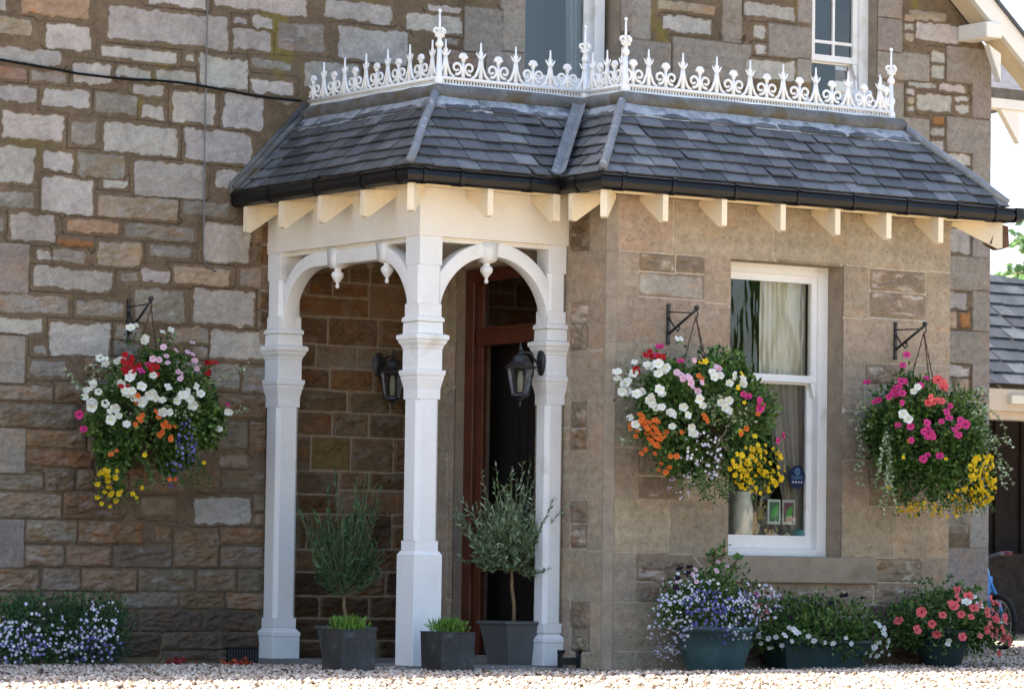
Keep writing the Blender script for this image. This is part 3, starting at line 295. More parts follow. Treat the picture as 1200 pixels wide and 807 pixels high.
BK3=((2.952, -2.584, 1.459),(0.43, 0.3, 0.42),"""m,-132,36,471 m,-157,48,424 m,-249,-77,325 m,-142,-155,332 m,-311,-73,272 m,-356,-75,211 m,-303,-130,237 m,-322,-154,176 m,-309,-206,43 m,-218,-254,67 m,-237,-250,12 m,-223,-256,-18 m,-127,-281,77 m,-181,-272,-22 m,-226,-232,-148 m,-135,-270,-126 m,-58,-272,168 m,-85,-278,133 m,2,-300,-4 m,-45,-298,29 m,14,-293,90 m,58,-293,66 m,-298,-214,-40 m,-212,-261,-6 m,-362,133,311 m,-372,25,208 m,-360,-161,47 m,-329,-82,246 m,-25,-299,4 c,-60,-216,286 c,-104,-253,201 c,-156,-243,193 c,-191,-233,187 c,-37,-199,313 w,-249,-170,246 w,-313,-197,82 y,-296,-9,-305 y,-91,-275,-142 y,-323,-172,-138 y,-315,-201,-45 y,265,-215,-137 y,375,-155,-134 y,282,-113,-334 y,169,-242,-186 y,375,-154,-268 y,381,-155,-371 y,268,-165,-234 y,286,-115,-372 y,306,-123,-392 y,131,-231,-235 y,348,-141,-344 y,322,-130,-382 y,191,-226,-204 y,132,-265,-151 y,322,-130,-326 y,184,-205,-248 y,313,-126,-410 y,323,-131,-352 y,277,-110,-381 y,348,-142,-257 y,329,-133,-289 y,296,-119,-303 y,305,-123,-277 y,361,-149,-183 y,372,-152,-356 y,208,-243,-140 y,170,-214,-243 y,371,-154,-120 y,378,-154,-362 y,272,-109,-322 y,309,-169,-172 y,375,-155,-190 y,193,-251,-130 y,378,-157,-131 y,154,-251,-173 y,305,-123,-323 y,149,-246,-192 y,102,-264,-174 y,368,-151,-293 y,343,-139,-381 y,347,-142,-200 y,357,-145,-396 y,244,-203,-196 y,313,-126,-327 y,382,-157,-291 y,377,-154,-302 y,371,-154,-121 y,383,-157,-258 y,169,-260,-129 y,310,-176,-154 y,298,-121,-264 y,142,-258,-164 y,117,-249,-204 y,381,-158,-160 y,149,-265,-132 y,343,-140,-328 y,268,-107,-357 y,251,-100,-346 y,249,-99,-327 y,151,-248,-186 y,301,-121,-393 y,358,-147,-268 y,316,-128,-269 y,339,-137,-405 y,139,-264,-147 y,347,-142,-237 y,377,-156,-169 y,342,-140,-243 y,246,-97,-321 y,209,-188,-255 y,338,-137,-335 y,157,-227,-229 y,370,-151,-302 y,319,-129,-295 y,376,-154,-373 y,241,-234,-117 y,257,-102,-305 y,355,-146,-228 y,357,-148,-152 y,238,-200,-211 y,149,-268,-120 y,301,-121,-371 y,244,-176,-242 y,395,-162,-269 y,312,-126,-407 y,367,-149,-381 y,357,-146,-341 y,325,-132,-308 y,396,-163,-305 y,321,-131,-220 y,305,-123,-400 y,354,-144,-348 y,316,-187,-114 y,255,-195,-200 y,299,-121,-252 y,394,-162,-256 y,360,-148,-200 y,311,-125,-338 y,270,-108,-308 y,329,-134,-286 y,390,-160,-255 y,258,-103,-359 y,251,-100,-321 y,287,-115,-352 y,349,-143,-251 y,256,-203,-183 y,169,-204,-260 y,387,-160,-180 y,166,-253,-157 y,160,-194,-280 y,278,-201,-154 y,334,-136,-248 y,357,-147,-161 y,275,-110,-375 y,358,-146,-334 y,295,-119,-276 y,302,-122,-309 y,405,-167,-242 y,316,-128,-315 y,296,-162,-204 y,326,-132,-365 y,296,-119,-377 y,377,-156,-157 y,350,-143,-341 y,362,-149,-176 y,183,-251,-146 y,395,-163,-277 y,374,-154,-243 y,313,-126,-397 y,403,-165,-328 y,123,-45,-480 y,-29,17,-420 y,186,-72,-455 y,176,-67,-459 y,-63,-82,-399 y,180,-69,-476 y,68,-22,-418 y,213,-83,-401 y,-89,42,-449 y,44,-13,-467 y,-48,25,-440 y,-167,73,-429 y,56,-18,-487 y,-127,-2,-401 y,52,-16,-440 y,229,-90,-431 y,30,-7,-431 y,-66,32,-416 y,-87,-84,-394 y,37,-9,-469 y,-9,9,-480 y,264,-105,-414 y,-96,44,-478 y,-41,22,-457 y,249,-99,-407 y,-42,22,-448 y,-140,62,-443 y,89,-31,-430 y,165,-63,-454 y,91,-32,-472 y,-113,51,-406 y,-97,-35,-406 y,236,-93,-423 y,178,-68,-474 y,-61,-25,-414 y,67,-22,-445 y,246,-97,-408 y,185,-71,-416 y,82,-28,-451 y,-156,68,-451 y,127,-47,-410 y,-135,60,-453 y,-103,-25,-406 y,-67,33,-448 y,39,-10,-426 y,-124,56,-411 y,106,-38,-426 y,-94,43,-476 y,75,-25,-421 y,271,-108,-438 y,-108,49,-439 y,-55,28,-478 y,-115,52,-460 y,55,-17,-418 y,-16,-89,-401 y,39,-10,-446 y,254,-101,-447 y,19,-112,-389 y,55,-17,-445 y,129,-48,-416 y,258,-102,-457 y,237,-94,-438 y,35,-114,-387 y,259,-103,-439 y,95,-34,-448 y,72,-24,-472 y,14,0,-427 y,-94,44,-468 y,-95,44,-452 y,273,-109,-424 y,-79,-66,-402 y,-108,49,-431 y,180,-69,-453 y,-144,64,-423 y,-130,58,-460 y,220,-86,-432 y,-71,-44,-410 y,201,-78,-426 y,80,-27,-418 y,-96,44,-420 y,-59,30,-467 y,203,-79,-466 y,-42,23,-422 y,258,-102,-430 y,24,-109,-390 y,181,-70,-430 y,-78,37,-438 y,-86,40,-425 y,-11,10,-432 y,-80,-56,-405 y,283,-113,-373 y,194,-75,-388 y,41,-167,-347 y,189,-73,-368 y,289,-116,-361 y,200,-78,-384 y,272,-108,-344 y,253,-100,-350 y,40,-152,-360 y,163,-62,-380 y,264,-105,-362 y,263,-105,-342 y,157,-59,-416 y,210,-112,-332 y,190,-74,-423 y,167,-155,-320 y,115,-134,-358 y,238,-94,-409 y,285,-114,-330 y,234,-92,-407 y,157,-60,-413 y,167,-64,-383 y,218,-85,-375 y,244,-96,-424 y,84,-156,-349 y,234,-92,-408 y,147,-171,-314 y,207,-81,-407 y,197,-76,-427 y,264,-105,-385 y,98,-121,-372 y,202,-78,-370 y,143,-170,-316 y,279,-112,-360 y,156,-59,-387 y,87,-182,-323 y,168,-169,-306 y,300,-121,-378 y,172,-66,-431 y,166,-170,-305 v,348,-157,304 v,187,-252,136 v,276,-229,21 v,362,-161,266 v,325,-147,288 v,349,-153,189 v,339,-153,299 v,285,-183,182 v,123,-277,105 v,317,-177,138 v,216,-255,65 v,307,-139,293 v,271,-230,52 v,206,-249,118 v,271,-232,28 v,321,-145,295 v,353,-154,166 v,298,-135,301 v,157,-276,58 v,250,-219,150 v,340,-150,203 v,359,-154,97 v,132,-264,153 v,174,-274,23 v,151,-273,93 v,185,-250,146 v,215,-258,36 v,145,-280,52 v,327,-188,73 v,201,-250,126 v,197,-212,226 v,360,-162,286 v,324,-147,294 v,364,-157,122 v,304,-194,119 v,348,-153,202 v,158,-275,67 v,333,-147,205 v,314,-140,233 v,229,-252,40 v,330,-145,200 v,164,-259,138 v,374,-163,150 v,285,-128,261 v,350,-152,143 v,197,-247,142 v,392,-166,12 v,401,-170,-12 v,410,-173,-36 v,418,-176,-60 v,427,-179,-84 v,436,-183,-108 v,444,-186,-132 v,453,-190,-155 v,461,-193,-179 v,470,-196,-203 v,479,-200,-227 v,401,-170,-5 v,414,-175,-8 v,427,-181,-11 v,440,-187,-15 v,454,-193,-18 v,467,-198,-21 v,480,-204,-24 v,493,-210,-27 v,506,-216,-30 v,-397,152,163 v,-414,161,91 v,-361,139,144 v,-392,153,66 v,-401,157,48 v,-384,146,206 v,-435,169,84 v,-382,149,78 v,-355,136,157 v,-370,101,160 v,-399,102,65 v,-375,142,208 v,-369,141,175 v,-388,151,71 v,-405,156,147 v,-412,68,74 v,-364,138,189 v,-406,158,78 v,-405,84,78 v,-388,151,105 v,-381,145,183 v,-403,155,130 v,-429,165,129 v,-403,159,10 v,-374,149,-51 v,-388,154,-27 v,-382,151,-9 v,-395,156,-25 v,-369,148,-103 v,-352,144,-282 v,-410,166,-247 v,-389,117,-74 v,-397,161,-231 v,-377,153,-246 v,-398,160,-138 v,-360,146,-167 v,-395,157,-31 v,-398,161,-206 v,-395,158,-99 v,-346,142,-246 v,-395,161,-283 v,-358,147,-297 v,-390,157,-133 v,-350,142,-145 v,-394,159,-205 v,-366,148,-167 v,-409,165,-192 v,-401,158,9 v,-406,163,-127 v,-382,154,-123""")
TB1=((1.354, -2.554, 0.385),(0.42, 0.27, 0.25),"""b,-341,-150,44 b,-296,-167,-86 b,-143,-254,8 b,-308,-181,-31 b,-310,-181,-20 b,-204,-211,98 b,-188,-241,7 b,-197,-238,-8 b,-162,-226,96 b,-307,-178,-43 b,-336,-160,23 b,-182,-223,89 b,-266,-203,-47 b,-310,-175,46 b,-231,-207,-84 b,-230,-207,-84 b,-238,-197,96 b,-143,-253,18 b,-328,-168,-16 b,-280,-176,90 b,-268,-202,44 b,-273,-201,37 b,-280,-184,76 b,-279,-182,-80 b,-141,-254,-4 b,-223,-219,63 b,-245,-219,-5 b,-227,-198,-103 b,-210,-210,94 b,-333,-163,-23 b,-350,-146,27 b,-175,-245,11 b,-115,-259,11 b,-269,-177,100 b,-258,-212,21 b,-191,-240,-18 b,-150,-252,9 b,-252,-190,96 b,-181,-239,45 b,-252,-212,-38 b,-227,-211,78 b,-194,-221,86 b,-118,-259,7 b,-280,-201,-15 b,-172,-235,69 b,-210,-230,41 b,-259,-180,105 b,-187,-238,41 b,-232,-225,-6 b,-146,-246,-53 b,-168,-221,-103 b,-147,-235,88 b,-313,-171,53 b,-165,-228,-91 b,-150,-252,15 b,-303,-175,61 b,-294,-170,-85 b,-176,-236,61 b,-175,-232,-75 b,-285,-169,-96 b,-201,-207,107 b,-269,-203,40 b,-314,-176,-30 b,-245,-186,-108 b,-258,-213,-15 b,-274,-176,-97 b,-197,-222,-80 b,-299,-183,45 b,-280,-201,-6 b,-154,-248,-37 b,-192,-229,68 b,-195,-237,32 b,-159,-248,-24 b,-319,-173,26 b,-203,-234,-34 b,-302,-171,71 b,-171,-221,101 b,-234,-213,-66 b,-187,-234,-57 b,-167,-248,8 b,-190,-234,-54 b,-226,-216,-67 b,-186,-236,-49 b,-293,-193,-15 b,-319,-175,18 b,-141,-253,23 b,-246,-214,43 b,-200,-237,1 b,-273,-205,-6 b,-198,-211,-103 b,-284,-181,76 b,-301,-177,60 b,-226,-204,93 b,-318,-176,12 b,-139,-247,56 b,-93,-205,-153 b,-141,-249,-46 b,-108,-258,-33 b,-156,-250,-15 b,-181,-233,-65 b,-52,-156,-201 b,-166,-238,-66 b,-88,-230,-121 b,-52,-222,-139 b,-167,-229,-88 b,-157,-171,-169 b,-83,-204,-156 b,-102,-235,-107 b,-134,-239,-84 b,-177,-244,-20 b,-104,-222,-128 b,-65,-245,-98 b,-127,-226,-113 b,-58,-161,-198 b,-97,-205,-152 b,-116,-191,-162 b,-77,-173,-186 b,-176,-208,-120 b,-136,-254,-24 b,-118,-251,-60 b,-125,-255,-37 b,-89,-224,-130 b,-73,-215,-146 b,-191,-219,-93 b,-139,-224,-112 b,19,-266,40 b,-66,-261,51 b,-59,-267,3 b,76,-262,-38 b,-33,-268,-18 b,43,-257,-73 b,-126,-257,-13 b,-25,-264,52 b,102,-255,55 b,39,-262,-55 b,98,-246,84 b,24,-259,69 b,-26,-255,-81 b,41,-259,68 b,-16,-269,24 b,27,-250,93 b,5,-270,-6 b,-105,-252,65 b,-130,-257,6 b,-82,-265,-1 b,17,-269,-16 b,-82,-264,-13 b,30,-269,-9 b,-68,-266,-19 b,-68,-260,-52 b,105,-257,-45 b,-120,-258,-19 b,-125,-257,-14 b,-81,-265,0 b,-28,-255,-80 b,58,-258,-64 b,30,-264,-49 b,16,-249,97 b,-97,-256,55 b,12,-263,58 b,-35,-269,10 b,10,-257,76 b,-18,-242,110 b,1,-263,58 b,34,-263,-52 t,-303,-10,-173 t,-289,-151,-116 t,-392,-72,-60 t,-411,-25,45 t,-306,-78,-155 t,-416,3,-35 t,-417,-29,12 t,-366,-110,-70 t,-393,117,-59 t,-386,-90,53 t,-243,65,-273 t,-252,71,-216 t,-206,56,-231 t,-414,39,-18 t,-343,99,-182 t,-346,96,-265 t,-352,-139,-43 t,-261,72,-247 t,-420,-4,-5 t,-365,107,-111 t,-415,-4,-39 t,-384,111,-174 t,-300,84,-232 t,-367,43,-115 t,-345,97,-249 t,-332,-165,1 t,-413,1,-46 t,-381,111,-149 t,-411,-38,38 t,-358,-138,-25 t,-387,-15,-96 t,-232,63,-262 t,-311,-164,-73 t,-184,50,-228 t,-369,-91,-85 t,-403,119,-82 t,-274,75,-260 t,-254,71,-222 t,-360,-136,27 t,-406,-34,57 t,-388,-74,-66 t,-375,41,-106 t,-324,92,-207 t,-345,95,-285 t,-393,-90,28 t,-418,-28,5 t,-250,71,-204 t,-321,90,-237 t,-374,109,-156 t,-396,118,-45 t,-281,16,-185 t,-288,81,-227 t,-321,59,-152 t,-379,109,-200 t,-307,89,-152 t,-400,-82,-11 t,-297,-92,-155 t,-394,-62,64 t,-405,-70,-19 t,-413,-50,-6 t,-307,-166,-74 t,-364,-126,42 t,-401,-67,43 t,-257,71,-239 t,-343,-73,-128 t,-309,-84,-150 t,-396,114,-181 t,-299,-67,-164 t,-264,70,-305 t,-323,91,-240 t,-371,-61,-103 t,-406,-51,42 t,-327,-72,-142 t,-294,-162,-97 t,-414,-16,39 t,-307,-69,-158 t,-420,-1,11 t,-331,-167,2 t,-325,95,-141 t,-405,117,-172 t,-380,111,-127 t,-306,-147,-104 t,-411,56,-6 t,-312,-77,-151 t,-386,111,-179 t,-401,-41,-64 t,-362,-110,-76 t,-222,60,-252 t,-370,-116,-49 t,-372,-82,-88 t,-308,-133,-117 t,-371,-125,-22 t,-413,3,45 t,-286,78,-285 t,-280,-105,-159 t,-320,-129,-109 t,-311,-65,-157 t,-399,-83,15 t,-389,-92,-40 t,-191,52,-238 t,-352,-126,-71 t,-415,41,-6 t,-281,80,-182 t,-204,54,-262 t,-402,118,-120 t,-365,-44,-116 t,-303,-90,-152 t,-340,100,-123 t,-314,-117,-126 t,-384,71,-77 t,-342,-61,-133 t,-378,107,-235 t,-346,98,-224 t,-272,76,-240 t,-392,-19,-89 t,-347,100,-168 t,-351,-53,-128 t,-414,12,-40 t,-386,113,-127 t,-363,-80,-102 t,-370,86,-87 t,-171,46,-235 t,-328,90,-275 t,-316,-3,-165 t,-371,104,-253 t,-345,-137,-66 t,-379,-11,-107 t,-328,-160,-49 t,-289,-71,-169 t,-284,79,-254 t,-288,-98,-157 t,-261,71,-266 t,-235,66,-198 t,-315,-114,-127 t,-297,82,-256 t,-325,94,-154 t,-330,-79,-137 t,-394,-90,21 t,-393,115,-111 t,-391,115,-123 t,-269,-52,-186 t,-398,-79,30 t,-329,-144,-80 t,-336,-117,-104 t,-272,-62,-182 t,-296,-92,-156 t,-360,101,-245 t,-290,79,-276 t,-349,-6,-139 t,-182,50,-222 t,108,-249,-71 t,70,-262,-45 t,-19,-267,37 t,-29,-264,50 t,-5,-261,65 t,42,-264,-48 t,-36,-264,-49 t,8,-267,-39 t,-77,-237,-111 t,-96,-225,-125 t,-38,-228,-132 t,-55,-260,-58 t,-4,-260,68 t,-5,-242,-110 t,-87,-230,-121 t,64,-264,-38 t,-49,-264,45 t,-86,-246,-89 t,-26,-269,10 t,-32,-260,64 t,28,-246,-102 t,-14,-231,-128 t,133,-247,-64 t,-20,-219,-146 t,115,-243,-85 t,149,-224,-108 t,47,-265,-40 t,110,-240,-93 t,45,-254,-81 t,78,-265,-13 t,-30,-264,-51 t,160,-198,-141 t,173,-202,-131 t,-68,-264,31 t,29,-221,-142 t,-13,-264,52 t,106,-191,-165 t,-99,-262,15 t,18,-233,-125 t,-82,-258,-55 t,80,-192,-170 t,-108,-261,-1 t,-29,-264,48 t,97,-261,31 t,45,-263,-51 t,-77,-264,21 t,90,-264,6 t,149,-252,-6 t,-44,-250,-90 t,-124,-232,-103 t,20,-192,-175 t,-50,-257,-71 t,21,-256,79 t,-41,-267,26 t,-20,-191,-177 t,65,-266,22 t,47,-197,-168 t,-125,-253,-44 t,104,-257,-45 t,-52,-267,-14 t,93,-216,-139 t,-6,-267,39 t,-34,-262,56 t,-142,-250,-43 t,46,-212,-152 t,36,-264,48 t,51,-197,-168 t,-3,-270,-15 t,-83,-241,-102 t,1,-262,61 t,-369,-109,65 t,-240,-56,198 t,-356,-137,39 t,-279,-190,63 t,-234,-181,122 t,-402,-62,45 t,-252,39,197 t,-215,-106,191 t,-337,-16,149 t,-230,-195,105 t,-244,-115,173 t,-281,-107,158 t,-282,-117,150 t,-353,-43,129 t,-337,-96,120 t,-356,-135,44 t,-302,-2,173 t,-313,94,165 t,-279,-197,40 t,-309,-180,27 t,-292,-155,108 t,-269,-199,54 t,-356,-104,91 t,-304,-168,75 t,-299,-80,160 t,-378,29,105 t,-346,-112,97 t,-355,-111,86 t,-243,-143,155 t,-341,-5,146 t,-346,-123,84 t,-288,-176,80 t,-310,-68,156 t,-317,-43,159 t,-248,-122,167 t,-236,-15,206 t,-247,75,190 t,-225,-110,185 t,-384,-93,54 t,-303,-39,169 t,-355,-108,88 t,-334,72,136 t,-400,-10,76 t,-248,-201,79 t,-282,-136,136 t,-366,-111,67 t,-398,-78,34 t,-394,-51,73 t,-303,-138,117 t,-260,22,195 t,-321,-100,133 t,-355,-104,92 t,-379,-110,36 t,-333,-149,65 t,-292,-135,129 t,278,-187,73 t,77,-255,67 t,281,-156,117 t,46,-266,-36 t,168,-231,83 t,45,-266,36 t,289,-188,-50 t,42,-259,64 t,215,-178,138 t,374,-119,82 t,123,-244,79 t,105,-261,-19 t,285,-197,19 t,74,-266,5 t,333,-164,14 t,140,-251,-40 t,74,-259,55 t,125,-253,-48 t,305,-116,135 t,339,-108,123 t,378,-122,-10 t,348,-128,74 t,240,-165,137 t,198,-232,-51 t,210,-234,-3 t,123,-232,105 t,210,-220,73 t,57,-248,92 t,63,-264,-35 t,357,-129,55 t,36,-265,45 t,103,-246,-84 t,129,-236,94 t,119,-259,-4 t,161,-200,137 t,57,-252,84 t,112,-246,-78 t,224,-228,-14 t,177,-210,117 t,172,-246,16 t,272,-206,-6 t,111,-260,12 t,268,-201,-50 t,192,-223,83 t,86,-261,38 t,283,-179,81 t,20,-270,-6 t,330,-127,101 t,295,-172,78 t,55,-267,17 t,302,-155,98 t,104,-254,-57 t,199,-229,59 t,340,-157,16 t,286,-176,84 t,-340,95,-255 t,-356,96,-331 t,-244,68,-230 t,-331,94,-222 t,-271,76,-217 t,-239,66,-243 t,-306,85,-246 t,-327,88,-324 t,-279,79,-206 t,-345,96,-255 t,-352,99,-247 t,-361,99,-299 t,-311,84,-300 t,-335,93,-264 t,-257,70,-260 t,-296,81,-282 t,-362,101,-267 t,-305,83,-289 t,-311,87,-250 t,-335,96,-202 t,-296,82,-255 t,-236,62,-312 t,-244,68,-218 t,-304,87,-196 t,-270,70,-343 t,-337,93,-279 t,-379,106,-252 t,-259,72,-233 t,-230,63,-241 t,-343,97,-233 t,-228,-225,28 t,-23,-253,88 t,19,-266,43 t,-172,-245,26 t,56,-267,-10 t,-12,-248,98 t,-17,-256,79 t,-294,-163,95 t,-349,-117,87 t,-174,-235,66 t,-327,-162,46 t,178,-208,118 t,-119,-256,-34 t,-288,-181,71 t,-373,-102,66 t,-231,-225,-9 t,-286,-191,47 t,-177,-176,158 t,-147,-248,-46 t,-343,-143,55 t,-313,-170,55 t,-9,-269,21 t,-203,-233,-35 t,62,-215,147 t,-265,-179,101 t,67,-220,139 t,135,-239,84 t,-107,-255,54 t,-274,-179,92 t,-321,-161,61 t,-140,-203,142 t,-103,-234,108 t,-218,-156,158 t,-76,-261,44 t,-227,-227,0 t,27,-268,22 t,-334,-127,96 t,92,-258,49 t,-115,-256,38 t,-37,-268,-17 t,-204,-235,21 t,-274,-155,124 t,-127,-253,45 t,-64,-264,36 t,-155,-178,164 t,-154,-240,69 t,58,-267,17 t,-229,-159,149 t,-190,-187,140 t,-208,-165,154 t,-115,-260,8 t,-82,-255,66 t,5,-265,49 t,-150,-220,114 t,-243,-210,62 t,232,-214,64 t,76,-265,4 t,-19,-263,56 t,-197,-177,148 t,-311,-118,128 q,115,-243,85 q,161,-237,73 q,76,-265,-22 q,188,-241,7 q,237,-206,78 q,212,-231,-27 q,87,-264,-2 q,180,-244,7 q,85,-263,27 q,173,-245,24 q,79,-265,-2 q,106,-260,19 q,188,-241,7 q,186,-241,-26 q,123,-250,-61 q,106,-261,13 q,171,-238,-59 q,119,-257,29 q,70,-265,-21 q,57,-261,52 q,109,-249,71 q,116,-249,69 q,92,-244,91 q,159,-250,-9 q,141,-253,-27 q,116,-251,61 q,135,-239,83 q,138,-253,30 q,140,-250,-43 q,191,-223,83 q,192,-239,-16 q,175,-245,15 q,199,-206,110 q,183,-216,104 f,-198,-65,212 f,-108,-140,204 f,-254,-151,142 f,-243,-100,182 f,18,-73,240 f,-332,-78,135 f,6,-3,265 d,-216,65,221 d,-239,-44,201 d,-313,-51,160 d,-352,-88,110 d,-159,48,227""")
TB2=((2.18, -2.474, 0.243),(0.42, 0.17, 0.11),"""s,-296,-116,22 s,-252,-136,-3 s,-225,-143,-8 s,-262,-107,-51 s,-178,-150,-24 s,-62,-146,-54 s,11,-137,-65 s,-132,-142,-49 s,-368,43,-70 s,-315,35,-95 s,-384,-20,-42 s,-360,-73,-31 s,468,-62,24 s,485,-66,-18 s,395,-51,55 s,419,-55,39 s,489,-71,-87 s,433,-65,-113 s,317,-49,-119 s,413,-65,-145 s,423,-60,-61 s,499,-76,-134 s,379,-56,-87 s,478,-67,-50 s,443,-60,-3 s,73,-159,-33 s,127,-133,-60 s,-284,-34,-78 s,-403,49,-28 s,-452,53,-65 s,-316,-108,-20 s,353,-55,-135 s,-268,-130,12 d,-120,19,166 d,-11,5,151 d,19,1,151 d,152,-16,194 d,188,-21,205 d,-330,45,91 d,-282,39,128 d,-250,-64,78 d,297,-36,191 d,91,-8,173""")
TB3=((3.153, -2.524, 0.3),(0.34, 0.25, 0.19),"""c,-302,-101,-40 c,-185,-199,51 c,-210,-179,-61 c,-69,-234,56 c,-55,-225,-77 c,3,-243,43 c,-280,-111,67 c,70,-31,196 c,-25,-148,153 c,-93,-197,105 c,-246,-172,-4 c,187,-208,-15 c,299,-139,122 c,254,-118,133 c,291,-145,-173 c,141,-216,54 c,314,-149,-34 c,334,-161,-78 c,288,-134,75 c,-332,50,14 c,-105,-182,116 c,49,-213,96 c,108,-233,-33 c,254,-163,24 c,329,-154,39 c,354,-171,-106 c,51,-143,153 w,162,-74,160 w,2,-189,125 w,91,-196,106 w,-132,-182,-107 k,205,-181,-64 k,85,-224,-70 k,144,-226,7 k,353,-170,-70 k,156,-197,78 k,324,-157,-95 k,353,-167,13 k,88,-195,108 k,281,-134,-71 k,298,-142,-39 k,251,-142,-69 k,344,-166,-93""")
LV1=((-2.324, -0.75, 0.182),(0.42, 0.34, 0.3),"""t,-200,-299,-10 t,-124,-325,2 t,-61,-325,-78 t,-195,-301,11 t,-166,-293,-97 t,-285,-240,-59 t,-351,-184,26 t,-172,-306,-43 t,-81,-332,28 t,-246,-275,-17 t,-250,-268,-47 t,-254,-223,-136 t,-145,-311,-63 t,-257,-268,17 t,-153,-314,-37 t,-250,-260,74 t,-315,-213,-65 t,-212,-284,-66 t,-40,-338,4 t,-79,-333,-28 t,-186,-299,-51 t,-209,-286,-62 t,-179,-296,-75 t,-74,-312,-107 t,-282,-251,20 t,-216,-280,70 t,-252,-268,39 t,-367,-159,-42 t,-227,-286,3 t,-150,-313,47 t,-264,-256,58 t,-304,-225,59 t,-263,-262,-36 t,-299,-231,-54 t,-146,-308,73 t,-225,-285,-34 t,-96,-308,-108 t,-247,-272,-36 t,-210,-278,-85 t,-271,-199,-147 t,-364,-169,-21 t,-102,-326,43 t,-294,-239,-37 t,-264,-255,59 t,-224,-273,-81 t,-314,-226,-7 t,-250,-271,31 t,-303,-234,-25 t,-181,-253,-152 t,-145,-319,-5 t,-275,-257,3 t,-65,-336,3 t,-209,-267,-111 t,-261,-256,65 t,-371,-160,-5 t,-131,-323,-9 t,-49,-327,-76 t,-157,-271,-143 t,-240,-221,-150 t,-61,-326,-74 t,-374,-152,-20 t,-212,-283,71 t,-163,-303,-70 t,-93,-319,-80 t,-223,-273,-81 t,-323,-188,-96 t,-168,-310,29 t,-46,-317,-104 t,-277,-249,-50 t,-292,-241,33 t,-286,-246,32 t,-99,-321,-70 t,-309,-226,39 t,-225,-234,-147 t,-257,-259,-64 t,-357,-179,-9 t,-77,-332,35 t,-277,-256,-8 t,-75,-314,-102 t,-238,-276,43 t,-155,-280,-129 t,-325,-215,17 t,-357,-179,-5 t,-24,-335,-49 t,-236,-241,-128 t,-124,-318,59 t,-323,-177,-110 t,-186,-282,-102 t,-110,-295,-127 t,-305,-233,-21 t,-236,-270,69 t,-337,-202,-19 t,-252,-268,42 t,-174,-308,-28 t,-187,-284,-96 t,-290,-181,-147 t,-46,-336,-36 t,-234,-282,12 t,-91,-332,4 t,-277,-249,52 t,-189,-278,-109 t,-362,-172,-10 t,-291,-217,-101 t,-228,-218,-163 t,-145,-314,50 t,-325,-177,-108 t,-272,-252,52 t,-154,-269,-146 t,-228,-223,-157 t,-134,-273,-151 t,-83,-305,119 t,-162,-307,58 t,-133,-306,-91 t,-113,-307,-100 t,8,-301,140 t,50,-335,40 t,-197,-289,72 t,11,-307,129 t,-125,-259,172 t,-148,-312,-56 t,3,-334,55 t,-241,-278,-6 t,72,-319,89 t,-196,-299,28 t,-144,-311,65 t,-225,-282,47 t,-192,-303,-2 t,-145,-310,-68 t,-214,-287,52 t,74,-313,105 t,-153,-311,52 t,-108,-300,118 t,-9,-333,-59 t,-256,-244,101 t,-25,-282,167 t,-45,-321,93 t,-191,-301,32 t,-176,-293,-86 t,-223,-286,30 t,-242,-276,-32 t,-132,-311,-75 t,-67,-311,112 t,-173,-305,-48 t,-21,-278,173 t,-226,-275,70 b,-102,-318,-76 b,-287,-222,-99 b,-228,-231,-148 b,-162,-266,-147 b,-101,-311,-98 b,-63,-331,-52 b,-191,-292,-70 b,-305,-205,-98 b,-213,-269,-103 b,-183,-300,-51 b,-306,-218,-72 b,-106,-328,-22 b,-66,-332,-46 b,-138,-311,-70 b,-181,-296,-69 b,-129,-310,-81 b,-219,-288,28 b,-220,-287,-34 b,-181,-306,-18 b,-106,-315,-85 b,-192,-285,-89 b,-292,-243,21 b,-77,-329,-54 b,-141,-320,-14 b,-170,-306,47 b,-82,-334,0 b,-291,-245,7 b,-221,-283,-50 b,-73,-326,-67 b,-226,-239,-140 b,-228,-272,-77 b,-269,-254,-53 b,-66,-336,-7 b,-155,-308,-64 b,-269,-209,-138 b,-126,-323,-27 b,-261,-264,31 b,-218,-235,-150 b,-306,-213,-83 b,-57,-313,-110 b,-176,-250,-160 b,-127,-307,-92 b,-308,-226,-46 b,-92,-331,-22 b,-281,-243,-60 b,-35,-317,-106 b,-162,-314,-2 b,-98,-304,-116 b,-332,-184,-86 b,-33,-332,-62 b,-235,-272,-63 b,-299,-238,-8 b,-86,-320,-81 b,-323,-194,-87 b,-325,-212,-35 b,-267,-222,-124 b,-330,-197,-63 b,-45,-334,-46 b,-172,-309,-23 b,-346,-189,-33""")
